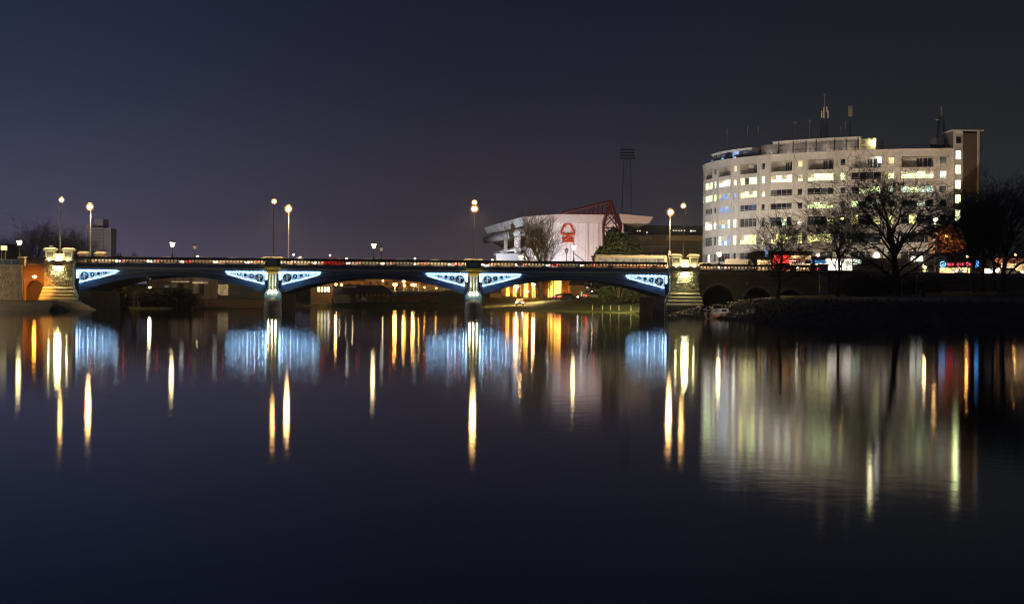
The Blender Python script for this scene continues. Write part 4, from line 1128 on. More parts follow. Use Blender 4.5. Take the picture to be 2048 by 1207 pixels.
# raking underside, props and lower canopy
quadbox(MB(), P(980, 483, 592), P(1048, 468, 563), P(1040, 492, 566), P(1008, 497, 590), 8).build('raked_underside', M['steel_dark'], stn)
for px, w in ((1008, 7), (1029, 12)):
    pbox(stn, 'support_wall', 'concrete' if px == 1008 else 'render_white', px, px + w, 474, 505, 562, 3)
cv = [P(990, 508, 580), P(998, 505, 575), P(1015, 500, 568), P(1045, 497, 560), P(1090, 496, 557)]
MB().tube(cv, .55, 6).build('lower_canopy', M['render_white'], stn)
pbox(stn, 'lower_wall', 'metal_clad', 992, 1100, 507, 545, 572, 4)
# end wall with upright cladding panels
xw0, xw1 = xat(1050, YS), xat(1246, YS); nP = 13
for k in range(nP):
    a, b = xw0 + (xw1 - xw0) * k / nP, xw0 + (xw1 - xw0) * (k + 1) / nP
    MB().box(a + .03, b - .03, YS + rng.uniform(-.03, .03), YS + .5, 4, zat(1150, 446.5, YS)).build('cladding_panel', M['render_white'], stn)
MB().box(xw0, xw1, YS + .3, YS + 50, 4, zat(1150, 447, YS)).build('end_wall', M['concrete'], stn)
for px in (1176, 1197, 1213):
    pbox(stn, 'downpipe', 'steel', px - .8, px + .8, 430, 522, YS - .4, .2)
# tree emblem in red tube outline over three water waves
em = thing('tree_emblem', 'red outlined tree emblem over wavy lines on the white stadium wall', 'emblem', (xat(1135, YS), YS - .2, zat(1135, 488, YS)))
def E(u, v): p = P(1100 + u / 12.07, 430 + v / 12.07, YS - .35); return (p.x, p.y, p.z)
crown = [(415, 205), (455, 205), (500, 240), (530, 290), (545, 340), (575, 380), (590, 420), (575, 455), (540, 462), (500, 470), (470, 480), (440, 465), (400, 470), (350, 462), (300, 458), (275, 430), (270, 395), (300, 355), (310, 310), (345, 265), (380, 240), (415, 205)]
MB().tube([E(*c) for c in crown], .30, 6).build('tree_crown_outline', M['red_paint'], em)
nb = MB()
for i, c in enumerate(crown[:-1]): nb.ball(E(*c), .40 if i % 2 else .30, 7, 5)
nb.build('crown_lobes', M['red_paint'], em)
MB().tube([E(410, 470), E(412, 520), E(400, 560), E(345, 590)], [.4, .42, .5, .3], 6).tube([E(455, 475), E(455, 520), E(470, 560)], .3, 6).build('trunk', M['red_paint'], em)
for k, (u0, v0) in enumerate(((285, 545), (295, 600), (300, 645))):
    MB().tube([E(u0 + j * 35, v0 + 12 * math.sin(j * .9 + k * .5) - (6 if k else 0)) for j in range(9)], .26, 6).build('wave', M['red_paint'], em)
# red roof truss and its mast
tr = thing('roof_truss', 'dark red lattice roof truss and mast standing over the stadium stand', 'truss', (xat(1222, 556), 556, zat(1222, 500, 556)))
T = lambda px, py, Y=556: tuple(P(px, py, Y))
MB().tube([T(1124, 426), T(1222, 402)], .42, 6).build('upper_chord', M['red_steel'], tr)
MB().tube([T(1124, 427), T(1232, 428)], .25, 5).build('lower_chord', M['red_steel'], tr)
lc = MB()
for k in range(11):
    u = k / 11.0; v = (k + 1) / 11.0
    a, b = (1124 + 98 * u, 426 - 24 * u), (1124 + 100 * v, 427.4)
    lc.tube([T(*a), T(*b)], .16, 4); lc.tube([T(*b), T(1124 + 98 * v, 426 - 24 * v)], .14, 4)
lc.build('lacing', M['red_steel'], tr)
for a, b, nm in (((1222, 402), (1207, 452), 'mast_leg'), ((1222, 402), (1240, 455), 'mast_leg'), ((1207, 452), (1208, 500), 'mast_leg'), ((1240, 455), (1236, 500), 'mast_leg'), ((1224, 402), (1233, 455), 'mast_stay'), ((1214, 428), (1236, 455), 'brace'), ((1207, 455), (1238, 456), 'brace'),
                 ((1208, 458), (1236, 492), 'brace'), ((1238, 458), (1209, 492), 'brace'), ((1233, 430), (1209, 452), 'brace')):
    MB().tube([T(*a), T(*b)], .38 if nm == 'mast_leg' else .2, 5).build(nm, M['red_steel'], tr)
MB().tube([tuple(P(1146, 505, 557)), tuple(P(1176, 528, 557))], .1, 4).build('stay_cable', M['steel_dark'], tr)
# floodlight pylon beyond
py_ = thing('floodlight_pylon', 'tall unlit lattice floodlight pylon faint above the stadium', 'pylon', (xat(1252, 700), 700, 5))
zz_ = zat(1252, 318, 700) - 5
lattice(MB(), 0, 0, 0, zz_, 5.2, 2.6, 12, .055).local('lattice', M['steel'], py_)
for k in range(4): MB().box(-3 + .2 * k, 3 - .2 * k, -.5, -.2, zz_ + k * 1.1, zz_ + .35 + k * 1.1).local('lamp_bar', M['steel_dark'], py_)
for k in range(4):
    for j in range(6):
        MB().lathe([(.38, 0), (.2, .3)], 6, (-2.4 + j * .95, -.7, zz_ + .3 + k * 1.1)).local('lamp_unit', M['steel'], py_)
# far stand to the right with its lettered fascia
YT = 660.0
st2 = thing('far_stand', 'dark far stadium stand with an ochre fascia band right of the truss', 'stadium', (xat(1330, YT), YT, 5))
pbox(st2, 'roof', 'roof_dark', 1255, 1460, 451, 456, YT, 40)
pbox(st2, 'rear_wall', 'roof_dark', 1255, 1460, 456, 470, YT + 12, 1)
bd = pbox(st2, 'fascia_board', surf('fascia_ochre', (.50, .36, .13), .6), 1333, 1460, 471, 481, YT - 1, 1)
bs_ = pbox(st2, 'fascia_board', surf('fascia_dark', (.12, .09, .05), .6), 1262, 1333, 470, 481, YT - 1, 1)
tc_ = bpy.data.curves.new('lettering', 'FONT'); tc_.body = 'NQIPA'; tc_.size = 2.0; tc_.extrude = .05
tc_.materials.append(surf('letter_gold', (.72, .48, .16), .5))
tmp = bpy.data.objects.new('lettering_curve', tc_); COL.objects.link(tmp)
bpy.context.view_layer.update()
lm = bpy.data.meshes.new_from_object(tmp.evaluated_get(bpy.context.evaluated_depsgraph_get()))
bpy.data.objects.remove(tmp)
to = bpy.data.objects.new('lettering', lm); COL.objects.link(to); to.parent = bs_
p = P(1275, 479.5, YT - 1.15); to.location = p - st2.location; to.rotation_euler = (R(90), 0, 0); to.scale = (.86, 1, 1)
pbox(st2, 'lower_tier', surf('seat_tier', (.20, .15, .06), .8), 1255, 1460, 481, 506, YT + 2, 1)
pbox(st2, 'tier_beam', 'concrete', 1255, 1460, 491, 494, YT, 1)
pbox(st2, 'base_wall', surf('base_wall', (.16, .12, .05), .8), 1255, 1460, 494, 545, YT + 1, 1)
pbox(st2, 'vomitory', 'roof_dark', 1296, 1334, 503, 510, YT + .5, .6)
for px in (1265, 1284, 1303, 1322, 1341, 1360, 1379, 1398): pbox(st2, 'column', 'concrete', px, px + 2, 494, 520, YT - .2, .8)
for k, px in enumerate((1347, 1352, 1358, 1363, 1369, 1382, 1386, 1390, 1294, 1275, 1280)):
    p = P(px, 461 + (.6 if k > 4 else 0) + (3 if px == 1294 else 0), YT + 6)
    MB().ball(tuple(p), .28, 6, 4).build('gangway_light', emis('gangway_light%d' % k, (1, .88, .66), 1.0 if k != 5 else 4), st2)
flood((xat(1107, 545), 545, 6), (xat(1118, 560), 560, 16), (.74, .84, 1), 16000, 'cold white floodlight at the foot of the stadium wall', 95, .5)
flood((xat(1215, 520), 520, 6), (xat(1210, 560), 560, 26), (1, .60, .42), 50000, 'warm floodlight aimed up at the stadium truss', 110, .5)
flood((xat(955, 548), 548, 6), (xat(1008, 578), 578, 25), (.85, .90, 1), 36000, 'cold floodlight under the stadium prow', 110, .5)
flood((xat(1290, 610), 610, 6), (xat(1320, 660), 660, 20), (1, .78, .40), 12000, 'amber floodlight before the far stand', 120, .5)

# ================================================================== SHOPS ON THE RIGHT
def shop(label, px0, px1, py0, Y, wallmat='brick_brown', name='shop'):
    t_ = thing(name, label, 'shop', (xat((px0 + px1) / 2, Y), Y, 7.4))
    MB().box(xat(px0, Y), xat(px1, Y), Y + .3, Y + 12, 6.8, zat((px0 + px1) / 2, py0, Y)).build('wall', M[wallmat], t_)
    return t_
YA = 372
s1 = shop('red-signed takeaway shop glowing behind the small bare tree', 1512, 1622, 503, YA)
pbox(s1, 'shop_window', 'shop_warm', 1515, 1543, 520, 547, YA + .1, .15)
pbox(s1, 'shop_window', 'shop_warm', 1575, 1620, 527, 549, YA + .1, .15)
pbox(s1, 'fascia_sign', 'shop_red', 1546, 1579, 510, 536, YA - .1, .3)
pbox(s1, 'fascia_sign', 'shop_warm', 1579, 1622, 511, 519, YA - .1, .3)
for k in range(4): pbox(s1, 'sign_band', 'shop_red' if k % 2 == 0 else 'shop_white', 1579, 1610, 519 + k * 2.2, 520.4 + k * 2.2, YA - .12, .2)
pbox(s1, 'canopy', 'roof_dark', 1510, 1623, 502, 505, YA - 1.2, 3)
pbox(s1, 'projecting_sign', emis('blue_box_sign', (.35, .55, 1), 1.2), 1530.5, 1537, 496, 514, YA - 1.4, .3)
for px in (1552, 1561, 1570): pbox(s1, 'mullion', 'iron_black', px, px + 1, 536, 549, YA, .15)
pbox(s1, 'shop_window', 'shop_red', 1546, 1575, 537, 547, YA + .1, .15)
s2 = shop('blue and pink lit shopfront left of the second bare tree', 1622.5, 1706, 513, YA + 6)
pbox(s2, 'projecting_sign', 'shop_blue', 1620.5, 1624.5, 518, 526, YA + 5.0, .3)
pbox(s2, 'fascia_sign', 'shop_blue', 1631, 1652, 520, 527, YA + 5.9, .3)
pbox(s2, 'fascia_sign', 'shop_white', 1652, 1704, 518, 522, YA + 5.9, .3)
pbox(s2, 'shop_window', 'shop_white', 1650, 1704, 522.5, 541, YA + 6.1, .15)
pbox(s2, 'window_poster', 'shop_pink', 1633, 1650, 533, 540, YA + 6.0, .15)
pbox(s2, 'shop_window', 'shop_warm', 1631, 1650, 527, 533, YA + 6.1, .15)
for px in (1660, 1671, 1682, 1693): pbox(s2, 'mullion', 'iron_black', px, px + 1, 522.5, 541, YA + 6, .09)
s3 = shop('pale green lit office entrance strip behind the middle trees', 1700, 1875, 516, YA + 14, 'concrete')
pbox(s3, 'shop_window', 'room_pale', 1706, 1722, 518, 528, YA + 14.1, .15)
pbox(s3, 'shop_window', 'room_white', 1822, 1846, 512, 522, YA + 14.1, .15)
pbox(s3, 'shop_window', 'shop_warm', 1846, 1874, 528, 543, YA + 14.1, .15)
s4 = shop('corner shop with a red letter sign and a round blue emblem', 1876, 1962, 505, YA + 2)
pbox(s4, 'fascia_board', 'iron_black', 1893, 1944, 521, 533, YA + 1.9, .3)
for k, px in enumerate((1894, 1899, 1904.5, 1914, 1919, 1924, 1933, 1938)):
    pbox(s4, 'sign_letter', 'shop_pink', px, px + 3.4, 525 + (k % 3) * .4, 531, YA + 1.7, .15)
c = P(1886, 528, YA + 1.7)
MB().ring(c.x, c.z, .62, .22, c.y, c.y + .15, 16).build('round_emblem', emis('emblem_blue', (.12, .45, 1), 5), s4)
MB().disc(c.x, c.z, .15, c.y, c.y + .15, 10).build('emblem_centre', M['shop_white'], s4)
pbox(s4, 'shop_window', 'shop_warm', 1880, 1940, 535, 546, YA + 2.1, .15)
pbox(s4, 'shop_window', 'shop_white', 1906, 1930, 538, 546, YA + 2.05, .15)
c = P(1956, 527, YA + 1.7)
pbox(s4, 'small_blue_sign', emis('sign_blue2', (.10, .40, 1), 3.5), 1951.5, 1958, 521, 534, YA + 1.6, .2)
s5 = shop('brightly lit white shopfront at the right edge', 1962.5, 2110, 512, YA + 3)
pbox(s5, 'shop_window', emis('window_bright', (1, .93, .76), 5), 1968, 1986, 537, 549, YA + 3.1, .15)
pbox(s5, 'shop_window', emis('window_bright2', (1, .93, .76), 4), 1991, 2000, 536, 549, YA + 3.1, .15)
pbox(s5, 'shop_window', 'shop_warm', 2003, 2060, 526, 550, YA + 3.1, .15)
pbox(s5, 'fascia_sign', emis('orange_fascia', (1, .36, .16), .5, .5, .6), 1990, 2090, 516, 526, YA + 2.9, .3)

ob2 = thing('brick_house', 'orange-lit brick house beside the tall park lamp', 'house', (xat(1905, 392), 392, 7.4))
MB().box(xat(1878, 392), xat(1932, 392), 392, 402, 6.8, zat(1905, 456, 392)).build('wall', M['brick_red'], ob2)
for px in (1889, 1901, 1916): 
    pbox(ob2, 'window', 'trim', px, px + 7, 470, 483, 391.9, .09); pbox(ob2, 'pane', 'glass', px + .8, px + 6.2, 471, 482, 391.85, .04)
spot(ob2, (0, -5.5, 9.5), (0, 0, 7), (1, .40, .07), 5000, 150, .3)  # orange light added without a fixture, to brighten the house wall
MB().box(xat(1876, 391), xat(1934, 391), 391, 403, zat(1905, 456, 392), zat(1905, 452, 392)).build('roof', M['roof_dark'], ob2)

# street lamps among the right-hand trees
def plain_lamp(px, py, Y, zb, label, r=.33, glow='sodium_soft', group='street lamps in the streets beyond', watts=0):
    p = at(px, py, Y); t_ = thing('street_lamp', label, 'street lamp', (p.x, Y, zb), 0, group)
    h = p.z - zb
    MB().lathe([(.12, 0), (.10, 1), (.06, h - .1)], 7).local('column', M['steel'], t_)
    g_ = MB().ball((0, 0, h), r, 10, 6, .85).local('lamp_bowl', M[glow], t_, True)
    MB().lathe([(r * .98, h + r * .30), (r * .6, h + r * .75), (.05, h + r * .95)], 10).local('lamp_hood', M['steel'], t_)
    if watts: spot(t_, (0, 0, h - r - .03), (0, -.6, 0), (1, .55, .16) if 'deep' in glow else (1, .74, .42), watts, 165, .3)
    return t_
plain_lamp(1871, 438, 330, 7.0, 'tall sodium street lamp in front of the orange brick house', .36, 'sodium', watts=14000)
plain_lamp(1685, 436, 345, 7.3, 'sodium street lamp glowing inside the second bare tree crown', .30, 'sodium_deep', watts=6000)
plain_lamp(1935, 512, 352, 7.3, 'small orange street lamp between the four right-hand trees', .24, 'sodium_deep', watts=4000)
plain_lamp(2030, 508, 350, 7.3, 'small orange street lamp at the right edge behind the trees', .24, 'sodium_deep', watts=4000)
plain_lamp(1850, 534, 348, 7.3, 'low amber street lamp left of the corner shop', .20, 'sodium', watts=2500)
plain_lamp(1042, 513, 345, 2.9, 'yellow lamp in front of the stadium prow above the parapet', .36)
# ================================================================== BEYOND THE LEFT ARCH
w1 = thing('factory', 'pale concrete riverside factory seen under the left arch', 'factory', (xat(340, 376), 376, 3.5))
pbox(w1, 'wall', surf('factory_wall', (.42, .34, .27), .85, 0, .25, .5), 293, 384, 545, 590, 376, 14)
for k in range(5): pbox(w1, 'wall_rib', 'concrete', 298 + k * 17, 300 + k * 17, 547, 582, 375.8, .2)
pbox(w1, 'string_course', 'concrete', 293, 384, 564, 565.5, 375.7, .3)
pbox(w1, 'window', 'room_dim', 329, 337, 571, 577, 375.7, .3)
for px in (348, 366): pbox(w1, 'eaves_lamp_strip', emis('eaves_strip%d' % px, (1, .66, .40), .6, .5, 1.5), px - 6, px + 12, 562.2, 563.6, 375.2, .3)
w2 = thing('boathouse', 'pale boathouse with tall dark doors under the left arch', 'boathouse', (xat(405, 372), 372, 3.5))
pbox(w2, 'wall', surf('boathouse_wall', (.40, .33, .28), .85, 0, .25, .5), 384.5, 419, 548, 600, 372, 12)
for px in (345, 357, 387, 399):
    pbox(w2 if px > 380 else w1, 'door', 'brick_brown' if px in (357, 399) else 'render', px, px + (9 if px in (357, 399) else 8), 566, 590, (371.8 if px > 380 else 375.6), .2)
pbox(w2, 'eaves_lamp_strip', emis('eaves_strip3', (1, .70, .46), .7, .5, 1.5), 385, 415, 564, 566, 371.4, .3)
w3 = thing('warehouse', 'blue-grey warehouse with one lit panel window under the left arch', 'warehouse', (xat(480, 400), 400, 3.5))
pbox(w3, 'wall', surf('warehouse_wall', (.16, .17, .20), .8, 0, .3, .4), 419.5, 560, 550, 600, 400, 16)
pbox(w3, 'end_bay', surf('warehouse_bay', (.24, .24, .26), .8, 0, .3, .4), 426, 478, 566, 590, 399.7, .3)
pbox(w3, 'lit_panel', emis('lit_panel', (1, .72, .34), .34, .5, 1.2), 434, 456, 569, 590, 399.5, .2)
rw = thing('river_wall', 'dark timber-piled river wall with ivy behind the left arch', 'wall', (xat(330, 336), 336, 0))
pbox(rw, 'wall', 'brick_brown', 240, 383, 586, 622, 333.5, 12)
for k in range(12): pbox(rw, 'timber_pile', 'timber', 258 + k * 10.5, 260 + k * 10.5, 583, 622, 333.1, .35)
pbox(rw, 'railing', 'iron_black', 300, 383, 577.5, 578.5, 333.8, .08)
for k in range(9): pbox(rw, 'rail_post', 'iron_black', 303 + k * 9, 303.7 + k * 9, 578, 587, 333.8, .08)
rw2 = thing('river_wall', 'low brown quay wall with a mooring ladder left of the left pier', 'wall', (xat(460, 348), 348, 0))
pbox(rw2, 'wall', 'brick_brown', 383.5, 540, 598, 622, 348, 50)
pbox(rw2, 'ladder', 'steel', 411, 411.8, 596, 618, 347.8, .1); pbox(rw2, 'ladder', 'steel', 415, 415.8, 596, 618, 347.8, .1)
pbox(rw2, 'landing_stage', 'timber', 396, 430, 613.5, 615, 344, 4)
plain_lamp(299.5, 574, 334, 3.9, 'small warm lamp at the railing under the left arch', .20, 'lantern', watts=500)

# ================================================================== BEYOND THE MIDDLE ARCH
m1 = thing('clubhouse', 'cream clubhouse on a tall plinth with four lit windows under the middle arch', 'clubhouse', (xat(643, 441), 441, 0))
pbox(m1, 'wall', surf('clubhouse_wall', (.50, .42, .34), .85, 0, .2, .5), 621, 666, 560, 594, 442, 10)
pbox(m1, 'plinth', 'rubble', 621, 664, 593, 616, 441, 12)
pbox(m1, 'roof', 'roof_dark', 617, 668, 556, 560, 441, 13)
for k in range(4): 
    pbox(m1, 'window', 'trim', 634.5 + k * 6.6, 640 + k * 6.6, 573, 584, 441.8, .15); pbox(m1, 'pane', 'room_white' if k > 1 else 'room_yellow', 635.2 + k * 6.6, 639.3 + k * 6.6, 573.8, 583.2, 441.7, .09)
m2 = thing('long_shed', 'long low shed with a dark pitched roof under the middle arch', 'shed', (xat(740, 430), 430, 2))
pbox(m2, 'wall', surf('shed_wall', (.38, .31, .26), .85, 0, .2, .5), 712, 786, 586, 604, 429, 14)
a, b, c, d = at(686, 569, 436), at(766, 570, 436), at(790, 588, 427), at(686, 588, 427)
MB().add([tuple(a), tuple(b), tuple(c), tuple(d), (a.x, 452, d.z), (c.x, 452, c.z)], [(0, 1, 2, 3), (1, 5, 2), (0, 4, 5, 1), (3, 4, 0), (2, 5, 4, 3)]).build('roof', M['roof_dark'], m2)
pbox(m2, 'wall', surf('shed_gable', (.30, .28, .30), .85, 0, .2, .5), 666.5, 712, 572, 606, 433, 10)
for k in range(8): pbox(m2, 'window', 'glass', 718 + k * 8.5, 723 + k * 8.5, 588, 597, 428.9, .08)
pbox(m2, 'notice_board', 'white_paint', 724, 733, 594, 600, 428, .15)
m3 = thing('riverside_stand', 'lamp-lit steel footbridge and grandstand structure under the middle arch', 'footbridge', (xat(840, 455), 455, 0))
fl = MB()
for k in range(26):
    px = 796 + k * 4
    fl.tube([tuple(at(px, 582, 455)), tuple(at(px + 3, 572, 455))], .10, 3); fl.tube([tuple(at(px + 3, 572, 455)), tuple(at(px + 4, 582, 455))], .07, 3)
fl.build('lattice', M['steel'], m3)
pbox(m3, 'walkway', 'steel', 780, 905, 582, 584, 454.5, 3)
pbox(m3, 'top_rail', 'steel', 796, 905, 571, 572, 455, .2)
pbox(m3, 'glow_soffit', emis('glow_soffit', (1, .50, .10), 1.4, .6, .8), 816, 893, 588, 593, 456, 1)  # soffit emits orange itself, in place of lamplight falling on it
pbox(m3, 'base_wall', 'brick_red', 816, 900, 594, 604, 454, 3)
pbox(m3, 'beam', 'steel_dark', 780, 905, 584.5, 587, 454, 2)
for px in (892, 905): pbox(m3, 'pier', 'stone_dark', px - 3, px + 5, 580, 618, 440, 8)
for px, py, r_, gl_, lab in ((764, 571, .30, 'sodium_deep', 'left small orange lamp above the long shed'), (790, 568, .55, 'sodium_deep', 'largest orange lamp under the middle arch'), (807, 562, .26, 'sodium_deep', 'upper orange lamp right of the largest one under the middle arch'), (826, 569, .46, 'sodium_deep', 'right large orange lamp under the middle arch'), (809, 571, .2, 'sodium_deep', 'tiny orange lamp between the two large ones under the middle arch'), (672, 568, .26, 'sodium_deep', 'orange lamp beside the clubhouse under the middle arch'), (812, 558, .16, 'sodium_deep', 'topmost tiny orange lamp under the middle arch'),
        (766, 561, .18, 'lantern', 'pale tiny lamp above the left small orange lamp under the middle arch'), (850, 574, .20, 'sodium_deep', 'orange lamp over the footbridge lattice right of the large ones'), (873, 576, .18, 'sodium_deep', 'rightmost orange lamp over the footbridge lattice under the middle arch'), (838, 561, .15, 'sodium_deep', 'tiny orange lamp high behind the footbridge lattice')):
    plain_lamp(px, py, 462 if px > 700 else 438, 3.5, lab, r_, gl_, 'orange lamps under the arches', 2500 if r_ > .25 else 0)

for px in (800, 830, 860, 885):                   # lights added without fixtures to brighten the footbridge
    q = at(px, 600, 448) - m3.location
    spot(m3, (q.x, q.y, 2.6), (q.x + .5, 2, 5.0), (1, .58, .20), 420, 150, .3)
# brick houses added in place of the orange-brown haze behind the footbridge
for k, (a, b, top) in enumerate(((672, 728, 548), (730, 786, 545), (788, 842, 549), (844, 898, 546), (900, 960, 548))):
    Yh = 530 + 4 * (k % 2)
    th = thing('backdrop_house', 'dim brown brick house added for the orange haze behind the footbridge, %s from the left under the middle arch' % ['first', 'second', 'third', 'fourth', 'fifth'][k], 'house', (xat((a + b) / 2, Yh), Yh, 4), 0, 'brick houses added behind the footbridge')
    pbox(th, 'wall', 'brick_red', a, b, top + 12, 612, Yh, 9)
    p0, p1, pm_ = at(a - 1, top + 12, Yh), at(b + 1, top + 12, Yh), at((a + b) / 2, top, Yh)
    MB().add([(p0.x, Yh - .4, p0.z), (p1.x, Yh - .4, p0.z), (p1.x, Yh + 9.4, p0.z), (p0.x, Yh + 9.4, p0.z), (p0.x, Yh + 4.5, pm_.z), (p1.x, Yh + 4.5, pm_.z)], [(0, 1, 5, 4), (2, 3, 4, 5), (1, 2, 5), (3, 0, 4), (3, 2, 1, 0)]).build('roof', M['roof_dark'], th)
    for j in range(3):
        px = a + 8 + j * (b - a - 16) / 2.4
        pbox(th, 'window', 'room_warm' if (j + k) % 4 == 0 else 'glass', px, px + 6, top + 18, top + 25, Yh - .08, .1)
    q = at((a + b) / 2, 590, Yh - 14) - th.location
    spot(th, (0, -14, 9), (0, 0, 5), (1, .52, .16), 4500, 130, .4)  # orange light added to brighten the house front
    MB().lathe([(.1, -1), (.06, 9)], 6, (0, -14, 0)).ball((0, -14, 9.15), .18, 8, 5).local('house_fill_lamp', M['steel'], th)
# ================================================================== BEYOND THE RIGHT ARCH
r1 = thing('lit_pavilion', 'orange floodlit pavilion with tall glowing bays under the right arch', 'pavilion', (xat(1080, 430), 430, 3))
pbox(r1, 'wall', 'brick_red', 1003, 1142, 540, 598, 431, 14)
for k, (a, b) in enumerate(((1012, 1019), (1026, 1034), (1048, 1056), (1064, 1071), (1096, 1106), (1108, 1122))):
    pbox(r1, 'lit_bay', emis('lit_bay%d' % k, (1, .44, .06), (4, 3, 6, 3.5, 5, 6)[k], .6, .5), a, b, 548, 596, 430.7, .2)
for px in (1003, 1020, 1035, 1058, 1073, 1090, 1123, 1139): pbox(r1, 'pilaster', 'brick_red', px, px + 3, 545, 598, 430.2, .9)
for px in (1015, 1030, 1052, 1068, 1100, 1115, 1130):
    q = at(px, 594, 428.6) - r1.location
    spot(r1, (q.x, q.y, .6), (q.x, 431 - r1.location.y, 4), (1, .40, .05), 260, 150, .2)  # uplights added without fixtures, to brighten the pavilion wall
pbox(r1, 'annexe', surf('annexe_wall', (.40, .26, .12), .85), 980, 1002, 586, 602, 424, 8)
r2 = thing('gabled_lodge', 'ochre gabled lodge right of the orange pavilion', 'house', (xat(1158, 420), 420, 3))
pbox(r2, 'wall', surf('lodge_wall', (.52, .36, .16), .85, 0, .2, .5), 1141, 1172, 570, 598, 420, 9)
a, b, c = at(1138, 570, 419.5), at(1176, 570, 419.5), at(1146, 548, 419.5)
MB().prism([(a.x, a.z), (b.x, b.z), (c.x + 1.5, c.z), (c.x - .6, c.z)], 419.5, 430).build('roof', M['roof_dark'], r2)
pbox(r2, 'lit_door', emis('lodge_door', (.7, 1, .5), .7), 1162, 1164.5, 583, 597, 419.8, .1)
plain_lamp(1033, 572, 400, 2.9, 'bright orange lamp left of the tree under the right arch', .50, 'sodium_deep', 'orange lamps under the arches', 6000)
plain_lamp(1067, 568, 404, 2.9, 'pale amber lamp right of the tree under the right arch', .40, 'sodium', 'orange lamps under the arches', 6000)
plain_lamp(1054, 582, 424, 2.9, 'low amber lamp between two glowing bays of the pavilion', .34, 'sodium_deep', 'orange lamps under the arches')
plain_lamp(1184, 581, 410, 2.9, 'small white lamp right of the gabled lodge', .16, 'lantern', 'orange lamps under the arches')
for px, py, lab in ((1233, 576, 'left red signal lamp under the right end of the right arch'), (1268, 582, 'right red signal lamp under the right end of the right arch')):
    t_ = plain_lamp(px, py, 385, 3.0, lab, .20, 'red_lamp', 'red signal lamps')
    t_.name = 'signal_lamp'; t_['category'] = 'signal lamp'
# floodlights added under the bridge to brighten the mown slope
flood((29.0, 325.5, 6.0), (10, 392, 3.0), (1, .80, .32), 26000, 'amber floodlight under the bridge turned on the grass slope', 110, .3)
flood((8.0, 325.5, 6.0), (6, 372, 1.5), (1, .76, .28), 24000, 'second added amber floodlight under the bridge by the right pier', 110, .3)
# little posts along the slope path
for k, (px, py) in enumerate(((1185, 603), (1205, 605), (1221, 607), (1238, 609), (1262, 611), (1288, 613))):
    p = at(px, py, 352 - k * 3); z_ = gz(p.x, p.y)
    bo = thing('bollard', 'pale path bollard, number %s from the left on the slope under the right arch' % ['one', 'two', 'three', 'four', 'five', 'six'][k], 'bollard', (p.x, p.y, z_), 0, 'bollards on the grass slope')
    MB().lathe([(.09, 0), (.09, .85), (.06, .95)], 7).local('post', M['stone_pale'], bo)
    MB().lathe([(.092, .70), (.092, .78)], 7).local('band', M['iron_black'], bo)

# ================================================================== VEHICLES
def car_proto(name, van=False):
    t_ = thing(name, None, None)
    if van:
        prof = [(-2.4, .35), (2.35, .35), (2.4, .8), (2.25, 1.15), (1.55, 1.95), (1.35, 2.05), (-2.35, 2.05), (-2.42, 1.9)]
        low = prof; glass_ = [(1.35, 1.2), (2.0, 1.2), (1.5, 1.85), (1.3, 1.85)]
    else:
        low = [(-2.08, .32), (2.08, .32), (2.14, .55), (2.05, .80), (1.15, .95), (-1.70, .98), (-2.06, .92), (-2.14, .6)]
    mb = MB()
    w = .92 if van else .86
    ring_ = [(1.0, 0.0), (.97, .03)]
    n = len(low)
    v = []
    for yy, sc in ((-w, .965), (-w * .93, 1.0), (w * .93, 1.0), (w, .965)):
        cx_ = sum(p[0] for p in low) / n; cz_ = .75
        v += [(cx_ + (x - cx_) * sc, yy, cz_ + (z - cz_) * sc) for x, z in low]
    f = [tuple(range(n)), tuple(range(4 * n - 1, 3 * n - 1, -1))]
    for r_ in range(3): f += [(r_ * n + i, (r_ + 1) * n + i, (r_ + 1) * n + (i + 1) % n, r_ * n + (i + 1) % n) for i in range(n)]
    mb.add(v, f)
    if not van:
        cab = [(-1.72, .97), (1.12, .94), (.42, 1.42), (.1, 1.46), (-.9, 1.46), (-1.28, 1.38)]
        v = [(x * s_, y, z) for y, s_ in ((-.78, 1), (.78, 1)) for x, z in cab]
        v = [(x, y * (1 - (z - .95) * .28), z) for x, y, z in v]; n = len(cab)
        mb.add(v, [tuple(range(n)), tuple(range(2 * n - 1, n - 1, -1))] + [(i, i + n, (i + 1) % n + n, (i + 1) % n) for i in range(n)])
    mb.local('body', M['white_paint'], t_)
    for s_ in (-1, 1):
        if van: wins = [[(1.45, 1.2), (2.0, 1.2), (1.5, 1.8), (1.2, 1.8), (1.2, 1.2)]]
        else: wins = [[(-.25, 1.0), (.92, .99), (.38, 1.36), (-.2, 1.38)], [(-1.35, 1.0), (-.35, 1.0), (-.30, 1.38), (-.85, 1.38)]]
        for wq in wins:
            yy = (lambda z: s_ * ((.93 if van else .80 * (1 - (z - .95) * .28))))
            k = len(wq); MB().add([(x, yy(z), z) for x, z in wq] + [(x, yy(z) - s_ * .05, z) for x, z in wq], [tuple(range(k)), tuple(range(2 * k - 1, k - 1, -1))] + [(i, i + k, (i + 1) % k + k, (i + 1) % k) for i in range(k)]).local('side_window', M['glass'], t_)
    for x in (-1.3, 1.32):
        for s_ in (-1, 1):
            wh = MB().tube([(x, s_ * (w - .18), .32), (x, s_ * (w + .01), .32)], .32, 12).local('wheel', M['rubber'], t_)
            MB().tube([(x, s_ * (w - .02), .32), (x, s_ * (w + .02), .32)], .18, 8).local('hubcap', M['steel'], wh)
    xe = 2.42 if van else 2.10
    for s_ in (-1, 1):
        MB().box(xe - .34, xe + .03, s_ * .70 - .17, s_ * .70 + .17, .60, .78).local('headlight', M['head'], t_)
        MB().box(-xe - .04, -xe + .26, s_ * .72 - .15, s_ * .72 + .15, .66, .88).local('tail_light', M['tail'], t_)
    return t_
carp = car_proto('car'); vanp = car_proto('van', True)
